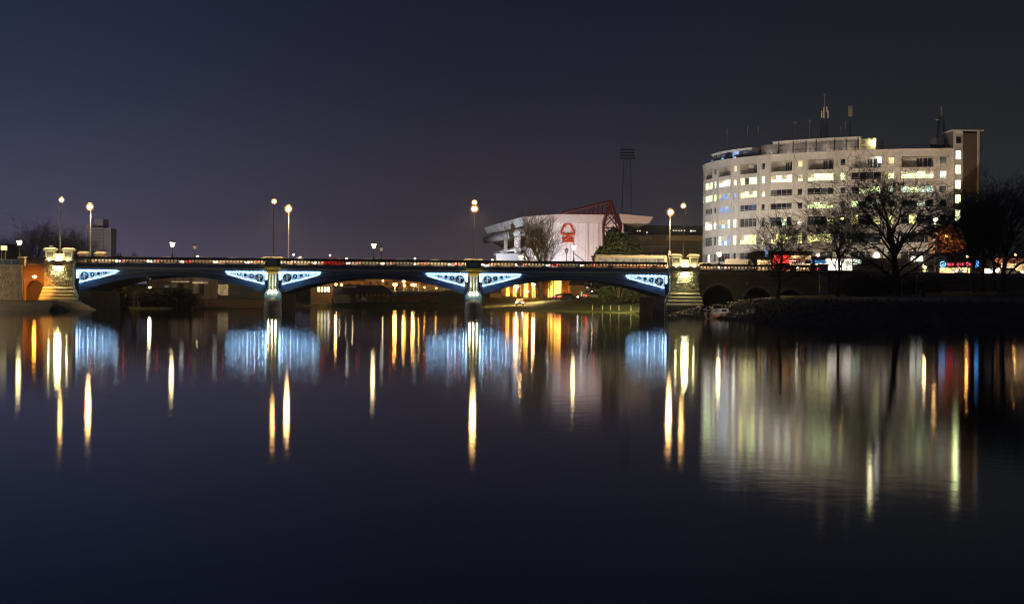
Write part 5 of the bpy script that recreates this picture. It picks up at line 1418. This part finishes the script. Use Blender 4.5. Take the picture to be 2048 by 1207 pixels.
paints = {n: surf('car_paint_' + n, c, .3, .0, .05, 1) for n, c in dict(white=(.78, .78, .77), silver=(.50, .51, .52), red=(.50, .03, .025), blue=(.05, .10, .30), black=(.02, .02, .022), grey=(.16, .165, .17), cream=(.66, .60, .46)).items()}
used = {}
def place(proto, x, y, z, rz, paint, label, group):
    o = proto if proto.name not in used else copy_tree(proto)
    used[proto.name] = 1
    o.location = (x, y, z); o.rotation_euler = (0, 0, rz)
    cat = 'van' if o.name.startswith('van') else 'car'
    for k in ('label', 'category', 'group'):
        if k in o: del o[k]
    tag(o, label, cat, group)
    b_ = [c_ for c_ in o.children if c_.name.startswith('body')][0]
    b_.material_slots[0].link = 'OBJECT'; b_.material_slots[0].material = paints[paint]
    return o
words = ['first', 'second', 'third', 'fourth', 'fifth', 'sixth', 'seventh', 'eighth', 'ninth', 'tenth', 'eleventh', 'twelfth', 'thirteenth', 'fourteenth', 'fifteenth', 'sixteenth', 'seventeenth', 'eighteenth']
cols = ['white', 'silver', 'white', 'cream', 'white', 'cream', 'white', 'red', 'white', 'silver', 'white', 'white', 'cream', 'white', 'silver', 'white']
x = -61.0
for k in range(15):
    nm = cols[k % len(cols)]
    place(carp, x, YF + 6.0 + rng.uniform(-.15, .15), 7.36, 0 if True else 0, nm, '%s car behind the bridge parapet, %s from the left in the near lane' % (nm, words[k]), 'cars queuing on the bridge')
    x += 5.25 + rng.uniform(-.1, .5)
for lane, (yy_, x, n_, st_, rz_) in enumerate(((YF + 9.2, -58.4, 12, 5.6, 0), (YF + 14.0, -60.2, 13, 6.9, math.pi), (YF + 17.4, -57.0, 13, 6.7, math.pi))):
    for k in range(n_):
        nm = cols[(k * 3 + 1 + lane) % len(cols)]
        place(carp, x, yy_, 7.36, rz_, nm, '%s car in the %s lane of the bridge, %s from the left' % (nm, ('second', 'third', 'farthest')[lane], words[k]), 'cars queuing on the bridge')
        x += st_ + rng.uniform(-.3, .6)
place(vanp, 44.0, YF + 6.2, 7.36, 0, 'white', 'white van behind the parapet right of the right abutment', 'traffic right of the bridge')
place(carp, 39.5 - .5, YF + 9.4, 7.36, 0, 'cream', 'cream car beside the white van right of the abutment', 'traffic right of the bridge')
place(carp, 51.5, YF + 6.2, 7.36, 0, 'red', 'red car behind the parapet beside the small bare tree', 'traffic right of the bridge')
place(carp, xat(1918, 330), 330, 7.4, R(-100), 'white', 'white car with headlights on before the corner shop', 'traffic right of the bridge')
place(carp, xat(2022, 331), 331, 7.4, R(-20), 'silver', 'silver car before the bright shopfront at the right edge', 'traffic right of the bridge')
for px, py, Y, rz, nm, lab in ((1125, 593, 402, .3, 'blue', 'blue car parked on the grass edge before the pavilion'), (1040, 595, 398, R(-95), 'silver', 'silver car with headlights on under the right arch'), (1188, 590, 392, .2, 'white', 'white car parked right of the gabled lodge'), (1136, 592, 399, .3, 'grey', 'grey car parked next to the blue car')):
    p = at(px, py, Y); place(carp, p.x, p.y, gz(p.x, p.y) + .02, rz, nm, lab, 'cars parked on the far bank')
# single-deck bus by the right abutment
bx_ = xat(1262, YF + 9); bus = thing('bus', 'long pale single-deck bus on the bridge left of the right abutment', 'bus', (bx_, YF + 9.2, 7.36))
HB = zat(1262, 510, YF + 9) - 7.36
prof = [(-6.0, .35), (6.0, .35), (6.05, 1.0), (5.9, HB - .35), (5.7, HB), (-5.8, HB), (-6.05, HB - .3)]
MB().prism(prof, -1.2, 1.2).local('body', M['cream_paint'], bus)
for k in range(8):
    MB().box(-5.5 + k * 1.38, -4.25 + k * 1.38, -1.23, -1.15, 1.35, HB - .55).local('side_window', emis('bus_window%d' % k, (1, .86, .55), .35, .4, 1), bus)
MB().box(-5.9, 5.7, -1.215, -1.19, .6, .75).local('stripe', paints['red'], bus)
for xx in (-3.6, 3.7):
    for s_ in (-1, 1):
        MB().tube([(xx, s_ * .95, .48), (xx, s_ * 1.22, .48)], .48, 12).local('wheel', M['rubber'], bus)
for s_ in (-1, 1):
    MB().box(6.0, 6.08, s_ * .9 - .15, s_ * .9 + .15, .7, .9).local('headlight', M['head'], bus)
    MB().box(-6.12, -6.0, s_ * 1.0 - .1, s_ * 1.0 + .1, .9, 1.2).local('tail_light', M['tail'], bus)
# bus-stop flag by the right abutment
bf = thing('bus_stop_flag', 'white bus stop flag left of the right abutment turrets', 'sign', (xat(1338, YF + 3), YF + 3, 7.5))
MB().tube([(0, 0, 0), (0, 0, 3.0)], .05, 6).local('post', M['steel'], bf)
MB().box(-.12, .22, -.03, .03, 1.9, 3.1).local('flag', M['white_paint'], bf)

# ================================================================== MOORED BOAT, PARK THINGS
p = at(1438, 634, 262)
boat = thing('moored_boat', 'small cabin boat with tan hull and white cabin moored right of the bridge', 'boat', (p.x, 262, 0), R(38))
secs = [(-2.1, .86, .0), (-1.2, .95, -.02), (0.2, .95, .02), (1.3, .72, .10), (2.0, .38, .2), (2.45, .03, .32)]
v, f = [], []
for x_, hw, rise in secs:
    v += [(x_, -hw, .78 + rise), (x_, -hw * .92, .35 + rise * .6), (x_, -hw * .45, -.25 + rise * .3), (x_, hw * .45, -.25 + rise * .3), (x_, hw * .92, .35 + rise * .6), (x_, hw, .78 + rise)]
for i in range(len(secs) - 1):
    for k in range(5): f.append((i * 6 + k, (i + 1) * 6 + k, (i + 1) * 6 + k + 1, i * 6 + k + 1))
f += [tuple(range(6)), (0, 6, 11, 5)]
for i in range(len(secs) - 1): f.append((i * 6, i * 6 + 5, i * 6 + 11, i * 6 + 6))
MB().add(v, f).local('hull', M['tan_paint'], boat)
for s_ in (-1, 1): MB().tube([(x_, s_ * hw * 1.02, .80 + rise) for x_, hw, rise in secs[:-1]], .05, 5).local('rubbing_strake', M['white_paint'], boat)
MB().frustum((.3, 0), (1.25, .78), (.75, .62), .80, 1.45).local('cabin', M['white_paint'], boat)
MB().prism([(-.65, 1.42), (.15, 1.42), (-.1, 1.95), (-.45, 1.95)], -.5, .5).local('windscreen', M['glass'], boat)
MB().box(-.75, -.35, -.55, .55, 1.9, 2.0).local('windscreen_frame', M['steel'], boat)
for s_ in (-1, 1):
    MB().frustum((.3, s_ * .70), (.55, .03), (.40, .02), 1.02, 1.30).local('cabin_window', M['glass'], boat)
MB().box(-2.15, -2.05, -.2, .2, .1, .9).local('outboard', M['black_plastic'], boat)
MB().tube([(2.2, 0, 1.05), (1.2, -.62, 1.12), (1.2, .62, 1.12), (2.2, 0, 1.05)], .025, 5).local('bow_rail', M['steel'], boat)
MB().box(-2.0, -.8, -.7, .7, 1.55, 1.62).local('canopy', M['black_plastic'], boat)
for xx in (-1.9, -.9):
    for s_ in (-1, 1): MB().tube([(xx, s_ * .66, .8), (xx, s_ * .66, 1.56)], .025, 4).local('canopy_post', M['steel'], boat)
# hooded fill light added low on the terrace to brighten the boat
wl = thing('boat_fill_light', 'low hooded fill light added on the terrace in front of the boat', 'lamp', (37.6, 246, 1.0))
MB().lathe([(.10, 0), (.08, .7)], 6).local('post', M['iron_black'], wl)
MB().box(-.2, .2, -.2, -.1, .6, .95).box(-.2, .2, -.1, .2, .90, .95).local('hood', M['iron_black'], wl)
spot(wl, (0, .05, .75), (p.x - 37.6, 16, 0), (1, .84, .70), 3200, 40, .1)
# ramp rubble by the right abutment
rk = MB()
for _ in range(260):
    u = rng.random(); x_, y_ = 31.2 + u * 4 + rng.uniform(-.8, 1.5), 297.5 - rng.random() * 7
    z_ = .05 + max(0, (x_ - 31.5) * .32); r_ = rng.uniform(.15, .5)
    rk.add([(x_ + r_ * rng.uniform(-1, 1), y_ + r_ * rng.uniform(-1, 1), z_ + r_ * rng.uniform(-.5, .6)) for _ in range(6)], [(0, 1, 2), (0, 2, 3), (0, 3, 4), (0, 4, 1), (5, 2, 1), (5, 3, 2), (5, 4, 3), (5, 1, 4)])
tag(rk.build('rip_rap', M['stone']), 'loose stone rubble at the foot of the right abutment', 'rubble', kind='stuff')
# litter bin with a pale post, thin posts
def park_xy(px, Y, py=585): q_ = at(px, py, Y); return q_.x, Y, gz(q_.x, Y)
x_, y_, z_ = park_xy(1846, 240)
bn = thing('litter_bin', 'dark litter bin on the lawn right of the biggest bare tree', 'bin', (x_, y_, z_))
MB().lathe([(.30, 0), (.34, .1), (.36, .95), (.30, 1.02), (.34, 1.06), (.22, 1.28), (.02, 1.34)], 12).local('body', M['black_plastic'], bn)
MB().box(-.2, .2, -.375, -.34, .78, .95).local('slot', M['iron_black'], bn)
MB().tube([(-.55, 0, 0), (-.5, 0, .9)], .05, 5).local('stake', M['stone_pale'], bn)
for px, Y, py0, lab in ((1833, 246, 549, 'thin pale sign post left of the litter bin'), (1804, 262, 552, 'slim grey post right of the biggest tree trunk'), (1494, 284, 562, 'white post by the second viaduct arch')):
    x_, y_, z_ = park_xy(px, Y); q_ = at(px, py0, Y)
    ps = thing('marker_post', lab, 'post', (x_, y_, z_), 0, 'slim posts on the right bank')
    MB().tube([(0, 0, -.1), (0, 0, q_.z - z_)], .045, 5).local('shaft', M['stone_pale'], ps)
    MB().box(-.09, .09, -.02, .02, q_.z - z_ - .5, q_.z - z_ + .02).local('plate', M['white_paint'], ps)
# floating boom along the right bank
for k in range(26):
    px = 1574 + k * 9.6
    p = at(px, 0, 1); 
    Y = 3 * FPX / (643.5 + (px - 1574) * .012 - (590.6 + (px - 1024) * .0096)); x_ = xat(px, Y, 645)
    fb_ = thing('boom_float', None, None, (x_, Y, 0))
    tag(fb_, 'one of a row of small grey floats on the water by the right bank', 'float', 'floating boom along the right bank')
    MB().tube([(-.28, 0, .02), (.28, 0, .02)], .09, 6).local('float', M['iron_pale'], fb_)
    MB().box(-.03, .03, -.03, .03, .05, .16 if k not in (0, 6, 23, 25) else .5).local('peg', M['white_paint'], fb_)
# ================================================================== TREES
def bare_tree_meshes(seed, H, crown_r, trunk_r, fork=.30, levels=4, bark='bark', leaves=0, droop=0.0, up=.25, kids=(9, 6, 5, 3), leafmat='leaf_brown'):
    """tapered trunk, limbs, branches and twigs grown by recursion; returns trunk and crown meshes"""
    r = random.Random(seed)
    tv, cv, lv = MB(), MB(), MB()
    def grow(p, d, L, rad, lvl, mb):
        n = 5 if lvl == 0 else (4 if lvl < 3 else 2)
        pts, rads = [p.copy()], [rad]
        tip = rad * (.55 if lvl == 0 else .3)
        for k in range(n):
            wob = (.06, .16, .22, .28, .3)[min(lvl, 4)]
            d = (d + Vector((r.gauss(0, wob), r.gauss(0, wob), r.gauss(0, wob) + (up * .3 if lvl else .05) - droop * lvl * .1))).normalized()
            p = p + d * (L / n); pts.append(p.copy()); rads.append(rad + (tip - rad) * (k + 1) / n)
        mb.tube(pts, rads, 8 if lvl == 0 else (5 if lvl == 1 else 3), cap=False)
        if lvl >= levels: 
            if leaves and r.random() < leaves:
                for _ in range(2):
                    q = pts[-1] + Vector((r.uniform(-.15, .15), r.uniform(-.15, .15), r.uniform(-.2, .05))); s = r.uniform(.05, .11)
                    lv.add([q + Vector((r.uniform(-s, s), r.uniform(-s, s), r.uniform(-s, s))) for _ in range(3)], [(0, 1, 2)])
            return
        m = kids[lvl]
        for j in range(m):
            u = r.uniform(fork if lvl == 0 else .25, 1.0) if j < m - 1 else 1.0
            i = min(n - 1, int(u * n)); w = u * n - i
            q = pts[i].lerp(pts[i + 1], min(1, w)); base_r = rads[i] + (rads[i + 1] - rads[i]) * min(1, w)
            ax = (pts[i + 1] - pts[i]).normalized()
            side = Vector((r.gauss(0, 1), r.gauss(0, 1), r.gauss(0, .5))); side = (side - ax * side.dot(ax)).normalized()
            if lvl == 0:
                a_ = j * 2.4 + r.uniform(-.4, .4); side = Vector((math.cos(a_), math.sin(a_), .1)).normalized()
            ang = R(r.uniform(28, 58)) if lvl else R(r.uniform(42, 74) * (1.15 - u * .6))
            nd = ax * math.cos(ang) + side * math.sin(ang) + Vector((0, 0, up * .5))
            if lvl == 0: ln = crown_r * r.uniform(.80, 1.15) * (1.15 - .45 * u)
            else: ln = L * r.uniform(.50, .86)
            grow(q, nd.normalized(), ln, max(.017 if lvl >= 3 else .026, min(base_r * .75, rad * (.40 if lvl == 0 else .5))), lvl + 1, cv)
    grow(Vector((0, 0, -.2)), Vector((r.gauss(0, .02), r.gauss(0, .02), 1)), H * .62, trunk_r, 0, tv)
    tv.lathe([(trunk_r * 1.9, -.3), (trunk_r * 1.35, .12), (trunk_r * 1.08, .5), (trunk_r * .98, 1.0)], 9)
    def q(mb, nm, mt):
        me = bpy.data.meshes.new(nm); me.from_pydata([tuple(v) for v in mb.v], [], mb.f); me.materials.append(M[mt]); me.update(); return me
    # scale so that the crown's top meets H
    top = sorted(v[2] for v in cv.v)[int(len(cv.v) * .985)]; k = H / top
    for mb in (tv, cv, lv): mb.v = [(v[0] * k, v[1] * k, v[2] * k) for v in mb.v]
    return q(tv, 'trunk', bark), q(cv, 'crown', bark), (q(lv, 'leaves', leafmat) if leaves and lv.v else None)
def put_tree(px, Y, py_top, label, meshes, H0, rz=0.0, zb=None, sx=1.0, group='bare trees on the right bank', py=585, name='bare_tree'):
    x_ = xat(px, Y, py); z_ = gz(x_, Y) if zb is None else zb
    h = zat(px, py_top, Y) - z_
    t_ = thing(name, label, 'tree', (x_, Y, z_), rz, group)
    s = h / H0
    for nm, me_ in zip(('trunk', 'crown', 'leaves'), meshes):
        if me_: inst(nm, me_, t_, (0, 0, 0), 0, (s * sx, s * sx, s))
    return t_
TA = bare_tree_meshes(3, 15, 7.4, .42, .22, 5, 'bark', .02, 0, .10, (15, 7, 5, 4, 3))
TB = bare_tree_meshes(11, 12, 5.4, .25, .26, 5, 'bark', .08, 0, .16, (11, 6, 5, 4, 2))
TC = bare_tree_meshes(23, 10, 4.2, .20, .30, 4, 'bark', 0, 0, .16, (13, 7, 6, 4))
put_tree(1556, 283, 432, 'small bare tree before the viaduct arches', TC, 10, .4, zb=3.1, sx=1.15)
put_tree(1676, 262, 388, 'slender bare tree with a few leaves before the shopfronts', TB, 12, 1.0, sx=1.15)
put_tree(1794, 246, 338, 'biggest bare tree with a thick trunk and wide crown', TA, 15, 2.2, sx=1.3)
put_tree(1948, 262, 395, 'left of four bare trees in front of the red letter sign', TB, 12, 3.0, sx=.95)
put_tree(1966, 270, 372, 'thin bare tree second in the right-hand group', TC, 10, 2.0, sx=.9)
put_tree(1989, 274, 400, 'thin bare tree third in the right-hand group', TC, 10, 4.4, sx=.9)
put_tree(2004, 248, 356, 'broad forked bare tree at the right edge', TA, 15, 5.1, sx=1.0)
TW = bare_tree_meshes(31, 12, 5.2, .34, .10, 4, 'bark_pale', 0, 0, .70, (15, 8, 6, 4))
put_tree(1082, 372, 424, 'upright twiggy bare tree before the white stadium wall', TW, 12, .6, zb=3.0, sx=1.05, group='trees by the stadium')
put_tree(1073, 395, 536, 'bare tree lit orange before the pavilion under the right arch', TC, 10, .2, zb=2.9, sx=.9, group='trees by the stadium')
put_tree(1100, 402, 540, 'second orange-lit bare tree under the right arch', TC, 10, 3.2, zb=2.9, sx=.9, group='trees by the stadium')
for k, (px, top, sx, lab) in enumerate(((78, 447, 1.0, 'left bare tree in haze behind the left abutment'), (118, 460, .95, 'middle bare tree in haze behind the left abutment'), (150, 466, .95, 'right bare tree in haze behind the left abutment'), (8, 468, .8, 'bare tree in haze at the left edge'))):
    put_tree(px, 410 + 6 * k, top, lab, (TB if k % 2 else TA), (12 if k % 2 else 15), k * 1.7, zb=3.5, sx=sx, group='bare trees behind the left abutment', py=520)

def leaf_cloud(seed, n, blobs, leaf=.16):
    """leaf-sized faces through the volume of several lumps, thinner at the rim"""
    r = random.Random(seed); mb = MB()
    for _ in range(n):
        c, rad = r.choice(blobs)
        while True:
            v = Vector((r.uniform(-1, 1), r.uniform(-1, 1), r.uniform(-1, 1)))
            if .25 < v.length < 1 and r.random() < .35 + v.length * .65: break
        k = 1 + .18 * math.sin(v.x * 7 + c[0]) * math.sin(v.z * 6 + c[1])
        q = Vector(c) + Vector((v.x * rad[0], v.y * rad[1], v.z * rad[2])) * k
        s = leaf * r.uniform(.6, 1.4); a = [Vector((r.gauss(0, s), r.gauss(0, s), r.gauss(0, s * .7))) for _ in range(2)]
        mb.add([q - a[0], q + a[1], q + a[0], q - a[1]], [(0, 1, 2, 3)])
    me = bpy.data.meshes.new('foliage'); me.from_pydata([tuple(v) for v in mb.v], [], mb.f); return me
def shrub(name, label, loc, blobs, n, mat, leaf=.16, cat='shrub', stems=3, group=None):
    t_ = thing(name, label, cat, loc, 0, group)
    me_ = leaf_cloud(len(label), n, blobs, leaf); me_.materials.append(M[mat])
    inst('foliage', me_, t_)
    for k in range(stems):
        b = blobs[k % len(blobs)]
        MB().tube([(b[0][0] * .2, b[0][1] * .2, -.2), (b[0][0] * .6, b[0][1] * .6, b[0][2] * .5), (b[0][0], b[0][1], b[0][2])], [.10, .07, .04], 5).local('stem', M['bark'], t_)
    return t_
p = at(240, 617, 329.5)
shrub('willow_shrub', 'olive willow shrub at the water under the left arch', (p.x, 329.5, .3), [((0, 0, 2.2), (1.9, 1.4, 1.7)), ((-1, .3, 1.2), (1.2, 1, 1.2)), ((1.1, .2, 1.3), (1.3, 1, 1.3)), ((.2, 0, .9), (2.2, 1, .8))], 3400, 'leaf_olive', .12)
p = at(330, 600, 332.5)
shrub('ivy_hedge', 'dark ivy spilling over the river wall under the left arch', (p.x, 332.6, .3), [((x_, 0, 1.7 + .4 * math.sin(x_)), (1.6, .6, 1.2)) for x_ in (-3.5, -1.5, .5, 2.4, 4.2)], 3600, 'leaf_dark', .12, 'hedge')
p = at(1238, 510, 348)
shrub('evergreen_tree', 'dark leafy tree before the stadium truss', (p.x, 348, 3.0), [((0, 0, 9.6), (2.8, 2.5, 2.8)), ((-2.4, 0, 7.6), (2.4, 2, 2.2)), ((2.5, .3, 7.4), (2.6, 2, 2.4)), ((.5, 0, 6.2), (4.2, 2.2, 2.0)), ((-1.0, 0, 11.2), (1.5, 1.5, 1.8)), ((3.8, 0, 6.2), (1.8, 1.5, 1.8))], 11000, 'leaf_dark', .17, 'tree', 5)
p = at(1250, 595, 352)
shrub('dark_thicket', 'dark thicket on the slope beside the right abutment', (p.x, 352, 2.2), [((x_, .2 * x_, 1.6 + .5 * math.sin(2 * x_)), (1.7, 1.3, 1.5)) for x_ in (-3.6, -1.8, 0, 1.8, 3.6)], 5000, 'leaf_dark', .14)
shrub('dark_tree', 'dark tree behind the thicket under the right arch', (xat(1215, 380), 380, 3.0), [((0, 0, 3.6), (2.6, 2, 2.2)), ((3.2, 0, 3.2), (2.6, 2, 2.2)), ((-2.5, 0, 3.0), (2.0, 2, 1.8)), ((5.5, 0, 2.6), (2, 2, 2))], 5000, 'leaf_dark', .16, 'tree', 4)
for px, Y, w, h, lab in ((1735, 268, 2.9, 2.9, 'broad olive shrub left of the biggest bare tree'), (1715, 275, 2.2, 3.2, 'tall olive shrub at the left of the lawn'), (1772, 274, 2.2, 2.6, 'olive shrub just left of the biggest tree trunk'), (1822, 276, 1.9, 2.0, 'low olive shrub right of the biggest tree trunk'), (1862, 284, 2.0, 1.8, 'yellowish shrub right of the litter bin')):
    x_ = xat(px, Y, 580)
    shrub('park_shrub', lab, (x_, Y, gz(x_, Y)), [((0, 0, h * .55), (w * .7, w * .6, h * .5)), ((-w * .5, 0, h * .4), (w * .5, w * .5, h * .4)), ((w * .5, .2, h * .42), (w * .5, w * .5, h * .42))], 2600, 'leaf_olive', .13, 'shrub', 3, 'shrubs along the lawn')
x_ = xat(790, 421); 
shrub('bank_scrub', 'brown scrub on the far bank under the middle arch', (xat(800, 420), 420, 1.2), [((k * 2.2 - 6, 0, .8), (1.6, 1, .8)) for k in range(7)], 3000, 'leaf_brown', .14)

# ================================================================== STREET LIGHTS FAR OFF OVER THE PARAPET
for k, (px, py) in enumerate(((587, 509), (600, 514), (680, 518), (693, 517), (706, 519), (660, 510), (830, 517), (872, 521), (395, 512), (300, 517), (985, 519), (1012, 519))):
    plain_lamp(px, py, 780 + 17 * k, 5.0, 'tiny far street light in a row over the parapet, about %s along' % ['one third', 'three tenths', 'three eighths', 'four elevenths', 'two fifths', 'one quarter', 'five eighths', 'two thirds', 'one fifth', 'one sixth', 'four fifths', 'five sixths'][k], .34, 'lantern', 'far street lights')
# ================================================================== NIGHT HAZE over the whole place
hz = MB().box(-640, 640, -72, 1500, -2.6, 64)
hm = bpy.data.materials.new('haze'); hm.use_nodes = True
t = hm.node_tree; t.nodes.clear()
ho = t.nodes.new('ShaderNodeOutputMaterial'); hv = t.nodes.new('ShaderNodeVolumePrincipled')
hv.inputs['Color'].default_value = (.92, .92, .95, 1)
hv.inputs['Density'].default_value = .00030
hv.inputs['Anisotropy'].default_value = .50
t.links.new(hv.outputs[0], ho.inputs['Volume'])
haze = hz.build('haze', hm); haze['kind'] = 'stuff'
